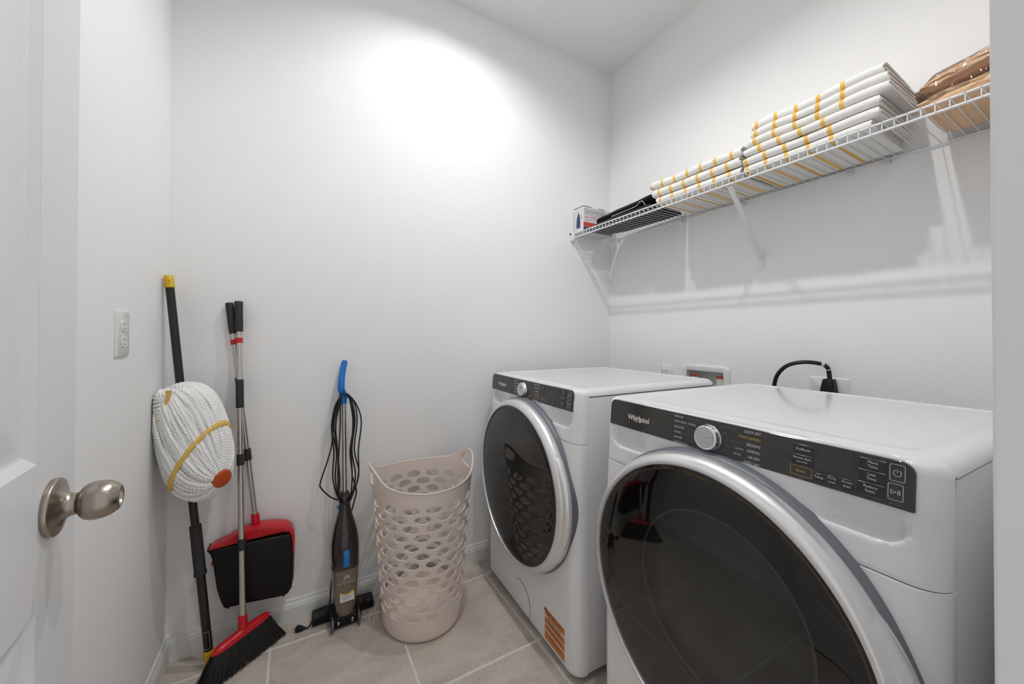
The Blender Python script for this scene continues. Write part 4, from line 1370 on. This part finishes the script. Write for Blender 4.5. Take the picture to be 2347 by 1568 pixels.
def build_dustpan():
    top = Vector((-0.2150, 1.6705, 1.2410)); foot = Vector((-0.1265, 1.6500, 0.4300))
    def at(z): return top+(foot-top)*((top.z-z)/(top.z-foot.z))
    base = Vector((-0.125, 1.640, 0.15))
    t = thing('dustpan', 'long-handled black and red dustpan clipped behind the broom', 'dustpan', base)
    def seg(name, z0, z1, r, m_):
        return MB().tube([at(z0)-base, at(z1)-base], r, 20).build(name, m_, t, 50)
    seg('handle', 1.20, 0.68, 0.0084, 'steel'); seg('lower_handle', 0.69, 0.44, 0.0092, 'steel')
    f = frame(at(1.128), at(1.2405)); f.translation -= base
    L = (at(1.2405)-at(1.128)).length
    MB().lathe([(0.008, 0.0), (0.0112, 0.0), (0.0120, 0.03), (0.0122, L-0.004), (0.011, L), (0.0, L)], 24, f).build('top_grip', 'grip_black', t, 40)
    seg('foam_grip', 0.967, 0.925, 0.0112, 'grip_black'); seg('lock_collar', 0.704, 0.662, 0.0112, 'grip_black')
    seg('clip_ring', 1.106, 1.088, 0.0105, 'red_plastic')
    seg('handle_socket', 0.462, 0.415, 0.0135, 'red_plastic')
    yf, yb = 1.604-base.y, 1.668-base.y
    def q(x, z): return (x*0.991-base.x, 1.128-(1.128-z)*0.991-base.z)
    # black tray
    body = [q(-0.266, 0.376), q(-0.256, 0.362), q(-0.249, 0.335), q(-0.244, 0.290), q(-0.237, 0.235), q(-0.226, 0.190), q(-0.219, 0.170), q(-0.213, 0.161), q(-0.150, 0.158), q(-0.060, 0.1475), q(-0.035, 0.1455), q(-0.022, 0.150), q(-0.013, 0.168), q(-0.008, 0.21), q(-0.007, 0.30), q(-0.0125, 0.366), q(-0.018, 0.372), q(-0.10, 0.3745), q(-0.178, 0.3755)]
    m = MB(); m.prism(body, yf, yb, 0.006, 3)
    tr = m.build('tray', 'black_plastic', t, 40)
    side = [q(-0.0075, 0.30), q(-0.001, 0.298), q(-0.004, 0.20), q(-0.010, 0.166), q(-0.022, 0.148), q(-0.030, 0.146), q(-0.016, 0.170), q(-0.0105, 0.21)]
    MB().prism(side, yf+0.006, yb-0.004, 0.002, 2).build('tray_side', 'vac_grey', t, 40)
    # red comb rim above and down the right side
    rim = [q(-0.262, 0.3755), q(-0.245, 0.3865), q(-0.215, 0.3935), q(-0.19, 0.406), q(-0.165, 0.4165), q(-0.14, 0.4195), q(-0.10, 0.4215), q(-0.06, 0.4155), q(-0.028, 0.4055), q(-0.010, 0.390), q(-0.0005, 0.362), q(0.000, 0.330), q(-0.002, 0.297), q(-0.0095, 0.297), q(-0.0085, 0.335), q(-0.0125, 0.362), q(-0.020, 0.3785), q(-0.045, 0.385), q(-0.10, 0.3835), q(-0.18, 0.379), q(-0.24, 0.3765)]
    r0 = MB().prism(rim, yf+0.004, yb-0.006, 0.0025, 2).build('comb_rim', 'red_plastic', t, 40)
    k0 = None
    for k in range(20):
        x = -0.215+0.0088*k
        zt = 0.386+0.0245*math.sin(PI*min(1, max(0, (x+0.235)/0.215)))
        ax, az = q(x, 0.384); bx, bz = q(x+0.010, max(zt+0.004, 0.391))
        MB().tube([(ax, yf+0.0036, az), (bx, yf+0.0036, bz)], 0.0017, 6).build('comb_rib', 'red_plastic', r0, 60)
    for (x, z) in ((-0.205, 0.1595), (-0.036, 0.1452)):
        px, pz = q(x, z)
        MB().box(px-0.004, px+0.004, yf+0.004, yf+0.010, pz-0.003, pz+0.003, 0.001, 1).build('tray_foot', 'black_plastic', t)
    px, pz = q(-0.2435, 0.325)
    MB().tube([(px-0.006, yf+0.012, pz+0.008), (px-0.007, yf+0.012, pz-0.006)], 0.004, 10).build('tray_pivot', 'red_plastic', t, 50)
build_dustpan()

# ============================================================ STICK VACUUM
def build_vacuum():
    base = Vector((0.172, 1.566, 0))
    t = thing('stick_vacuum', 'black and blue corded stick vacuum leaning on the back wall', 'vacuum cleaner', base)
    T = Matrix.Rotation(-R(5.0), 4, 'X')
    def sec(w_, d_, s, n=32, yo=0.0, p=0.82, xo=0.0):
        out = []
        for k in range(n):
            a = 2*PI*k/n
            c, sn = math.cos(a), math.sin(a)
            out.append(T @ Vector((xo+w_*math.copysign(abs(c)**p, c), yo+d_*math.copysign(abs(sn)**p, sn), s)))
        return out
    def body(name, rows, m_, par=t, sm=50):
        return MB().loft([sec(w_, d_, s, yo=yo) for (w_, d_, s, yo) in rows]).build(name, m_, par, sm)
    mh = body('motor_housing', [(0.020, 0.019, 0.480, 0.0), (0.0205, 0.020, 0.455, 0.0), (0.0225, 0.0215, 0.433, 0), (0.0290, 0.027, 0.408, 0), (0.0380, 0.035, 0.380, -0.002), (0.0450, 0.041, 0.352, -0.004), (0.0500, 0.046, 0.320, -0.005), (0.0518, 0.048, 0.288, -0.005), (0.0512, 0.048, 0.258, -0.005), (0.0503, 0.047, 0.238, -0.005)], 'vac_black')
    body('housing_seam', [(0.0508, 0.0475, 0.2395, -0.005), (0.0508, 0.0475, 0.222, -0.005)], 'vac_grey')
    cup = body('dust_cup', [(0.0492, 0.046, 0.223, -0.005), (0.0480, 0.0445, 0.185, -0.005), (0.0440, 0.0405, 0.130, -0.004), (0.0385, 0.037, 0.085, -0.003), (0.0335, 0.032, 0.058, -0.002), (0.0290, 0.028, 0.046, 0.0)], 'vac_cup')
    body('collar', [(0.0165, 0.0165, 0.500, 0), (0.0165, 0.0165, 0.4905, 0), (0.0225, 0.0215, 0.489, 0), (0.0225, 0.0215, 0.478, 0)], 'vac_grey')
    MB().tube([T @ Vector((0, 0, 0.47)), T @ Vector((-0.002, 0, 0.86))], 0.0095, 18).build('tube', 'steel', t, 50)
    # ridges on the neck
    r = MB()
    for dx in (-0.010, 0.0, 0.010): r.tube([T @ Vector((dx, -0.0205, 0.470)), T @ Vector((dx*1.1, -0.0215, 0.42)), T @ Vector((dx*1.3, -0.031, 0.378))], 0.0010, 5)
    r.build('neck_ridges', 'vac_grey', mh, 60)
    # blue parts
    hp = smooth_path([(-0.003, 0, 0.846), (-0.004, -0.001, 0.868), (-0.006, -0.003, 0.890), (-0.0125, -0.014, 0.905), (-0.0125, -0.016, 0.925), (-0.010, -0.010, 0.955), (-0.004, -0.001, 0.990), (0.003, 0.006, 1.018)], 6)
    hb = MB(); hb.tube([T @ p for p in hp], [0.0140 if i < 12 else 0.0150-0.000095*(i-12) for i in range(len(hp))], 18, sec=(1.0, 0.95))
    hd = hb.build('handle', 'blue_plastic', t, 60)
    MB().lathe([(0.0, 0.0), (0.0108, 0.0), (0.0085, 0.005), (0.0, 0.0072)], 18, frame(T @ hp[-1]-(T @ (hp[-1]-hp[-2])).normalized()*0.001, T @ (hp[-1]*2-hp[-2]))).build('handle_tip', 'blue_plastic', hd, 60)
    for sx in (-1, 1):
        MB().box(-0.004+sx*0.013-0.004, -0.004+sx*0.013+0.004, -0.012, 0.008, 0.866, 0.884, 0.002, 2, T).build('cord_hook', 'blue_plastic', hd, 40)
    lt = MB().prism(rrect(-0.0108, 0.0108, 0.236, 0.296, 0.010, 6, (0.004, 0.004, 0.0100, 0.0100)), -0.0065, 0.006, 0.002, 2)
    q = MB().add([T @ (Vector(v)+Vector((0.000, -0.0535, 0))) for v in lt.v], lt.f)
    q.build('cup_latch', 'blue_plastic', t, 50)
    MB().box(-0.0275, -0.019, -0.006, 0.006, 0.437, 0.450, 0.002, 2, T).build('power_switch', 'blue_plastic', t, 40)
    g = T @ Matrix.Translation((0, -0.0462, 0.350)) @ Matrix.Rotation(PI/2-R(16), 4, 'X')
    MB().lathe([(0.0065, -0.004), (0.0105, -0.004), (0.0105, 0.0018), (0.0092, 0.0026), (0.0068, 0.001), (0.0065, -0.004)], 24, g).build('badge_ring', 'vac_grey', mh, 40)
    # printed logo and warning label on the cup
    lg = MB()
    fm = T @ Matrix.Translation((0, -0.0512, 0.188)) @ Matrix.Rotation(R(-4), 4, 'X')
    lg.text('FEATHERWEIGHT', 0, -0.010, 0.0095, 0.0, 'CENTER', sx=0.86, mtx=fm)
    pts = [(-0.016, -0.003), (-0.011, 0.000), (-0.006, 0.010), (-0.001, 0.014), (0.005, 0.015), (0.010, 0.012), (0.012, 0.006), (0.009, 0.001), (0.003, -0.001), (0.004, 0.003), (0.008, 0.006), (0.005, 0.009), (0.001, 0.007), (-0.004, 0.000)]
    lg.add([fm @ Vector((x, 0, z)) for x, z in pts], [tuple(range(len(pts)))])
    lg.build('logo_print', 'print_soft', cup)
    fl = T @ Matrix.Translation((0.003, -0.0462, 0.121)) @ Matrix.Rotation(R(-13), 4, 'X')
    w0 = MB().box(-0.025, 0.025, -0.0006, 0.002, -0.013, 0.017, mtx=fl).build('warning_label', 'label_white', cup)
    MB().box(-0.025, 0.025, -0.0010, 0.0, 0.009, 0.017, mtx=fl).build('label_stripe', 'label_yellow', w0)
    w1 = MB()
    w1.text('WARNING', 0, 0.013, 0.0055, -0.0013, 'CENTER', mtx=fl)
    for k in range(4): w1.box(-0.021, 0.010+0.003*(k % 3), -0.0011, 0, 0.0055-0.004*k, 0.0063-0.004*k, mtx=fl)
    w1.build('label_print', 'ink_black', w0)
    # floor head with its wheels
    h = MB(); lo = []
    for x, e in ((-0.113, 0.80), (-0.110, 0.95), (-0.07, 1.0), (0.07, 1.0), (0.110, 0.95), (0.113, 0.80)):
        lo.append([(x, y, z) for y, z in ((0.038, 0.004), (0.096*e, 0.004), (0.098*e, 0.022*e), (0.078, 0.043*e), (0.050, 0.046*e), (0.036, 0.034*e))])
    hd2 = h.loft(lo).build('floor_head', 'black_plastic', t, 30)
    MB().loft([[(sx*0.034, 0.042, z) for sx, z in ((-1, 0.006), (1, 0.006), (1, 0.040), (-1, 0.040))], [(sx*0.042, 0.0, z) for sx, z in ((-1, 0.008), (1, 0.008), (1, 0.046), (-1, 0.046))], [(sx*0.040, -0.022, z) for sx, z in ((-1, 0.010), (1, 0.010), (1, 0.034), (-1, 0.034))]]).build('swivel_block', 'black_plastic', t, 30)
    MB().tube([(-0.030, -0.004, 0.036), (0.030, -0.004, 0.036)], 0.018, 20).build('swivel_joint', 'black_plastic', t, 50)
    for sx in (-1, 1):
        wl = Matrix.Translation((sx*0.047, -0.020, 0.0255)) @ Matrix.Rotation(PI/2, 4, 'Y')
        MB().lathe([(0.0, -0.005), (0.021, -0.005), (0.0255, -0.003), (0.0255, 0.003), (0.021, 0.005), (0.0, 0.005)], 32, wl).build('wheel', 'vac_wheel', t, 40)
        MB().box(sx*0.047-0.0075, sx*0.047+0.0075, -0.030, 0.030, 0.030, 0.050, 0.002, 1).build('wheel_fork', 'black_plastic', t, 40)
    MB().box(-0.030, -0.022, -0.026, -0.021, 0.020, 0.032, 0.001, 1).build('release_tab', 'steel', t)
    MB().box(0.020, 0.027, -0.028, -0.021, 0.020, 0.036, 0.001, 1).build('release_tab', 'steel', t)
    # wound power cord
    c = MB()
    random.seed(8)
    loops = [(-0.045, 0.052, 0.0), (-0.036, 0.040, -0.008), (-0.028, 0.034, 0.006), (-0.024, 0.058, -0.012), (-0.050, 0.030, -0.004)]
    for i, (l, r_, dy) in enumerate(loops):
        w1 = random.uniform(-0.006, 0.006); w2 = random.uniform(-0.006, 0.006)
        P = [(-0.012, -0.012+dy, 0.882), (l*0.72, -0.014+dy, 0.84), (l+w1, -0.012+dy, 0.76), (l*0.8+w2, -0.012+dy, 0.66), (l*0.85-w1, -0.012+dy, 0.56), (-0.020, -0.014+dy, 0.470), (0.0, -0.026+dy*0.4, 0.462), (0.020, -0.014+dy, 0.472), (r_*0.9+w2, -0.012+dy, 0.56), (r_*0.75+w1, -0.012+dy, 0.66), (r_-w2, -0.012+dy, 0.77), (r_*0.75, -0.014+dy, 0.84), (0.012, -0.012+dy, 0.884), (0.0, -0.018+dy*0.4, 0.884)]
        c.tube([T @ p for p in smooth_path(P, 6, True)], 0.0028, 8, closed=True)
    P = [(-0.012, -0.016, 0.880), (-0.040, -0.016, 0.80), (-0.050, -0.016, 0.68), (-0.086, -0.014, 0.56), (-0.084, -0.012, 0.53), (-0.052, -0.006, 0.490), (-0.024, 0.004, 0.470)]
    c.tube([T @ p for p in smooth_path(P, 8)], 0.0028, 8)
    P = [(0.026, -0.016, 0.56), (0.042, -0.014, 0.50), (0.036, 0.0, 0.455), (0.024, 0.020, 0.40), (0.0, 0.060, 0.30), (-0.030, 0.058, 0.20)]
    Q = [T @ Vector(p) for p in P]+[Vector((-0.044, 0.062, 0.14)), Vector((-0.055, 0.030, 0.075)), Vector((-0.080, 0.024, 0.053)), Vector((-0.110, 0.028, 0.034)), Vector((-0.124, 0.035, 0.012)), Vector((-0.135, 0.040, 0.007))]
    c.tube(smooth_path(Q, 7), 0.0030, 8)
    cd = c.build('power_cord', 'cord_black', t, 60)
    pm = Matrix.Translation((-0.148, 0.043, 0.0095)) @ Matrix.Rotation(R(158), 4, 'Z')
    MB().loft([[pm @ Vector((x, y, z)) for y, z in rrect(-hw, hw, -hh, hh, 0.003, 3)] for x, hw, hh in ((-0.014, 0.0035, 0.0035), (-0.004, 0.006, 0.0055), (0.006, 0.0095, 0.0078), (0.018, 0.0105, 0.0082), (0.020, 0.0095, 0.0075))]).build('plug', 'black_plastic', cd, 40)
    pr = MB()
    for dy in (-0.005, 0.005): pr.box(0.019, 0.031, dy-0.0006, dy+0.0006, -0.003, 0.003, mtx=pm)
    pr.build('plug_prongs', 'steel', cd)
build_vacuum()
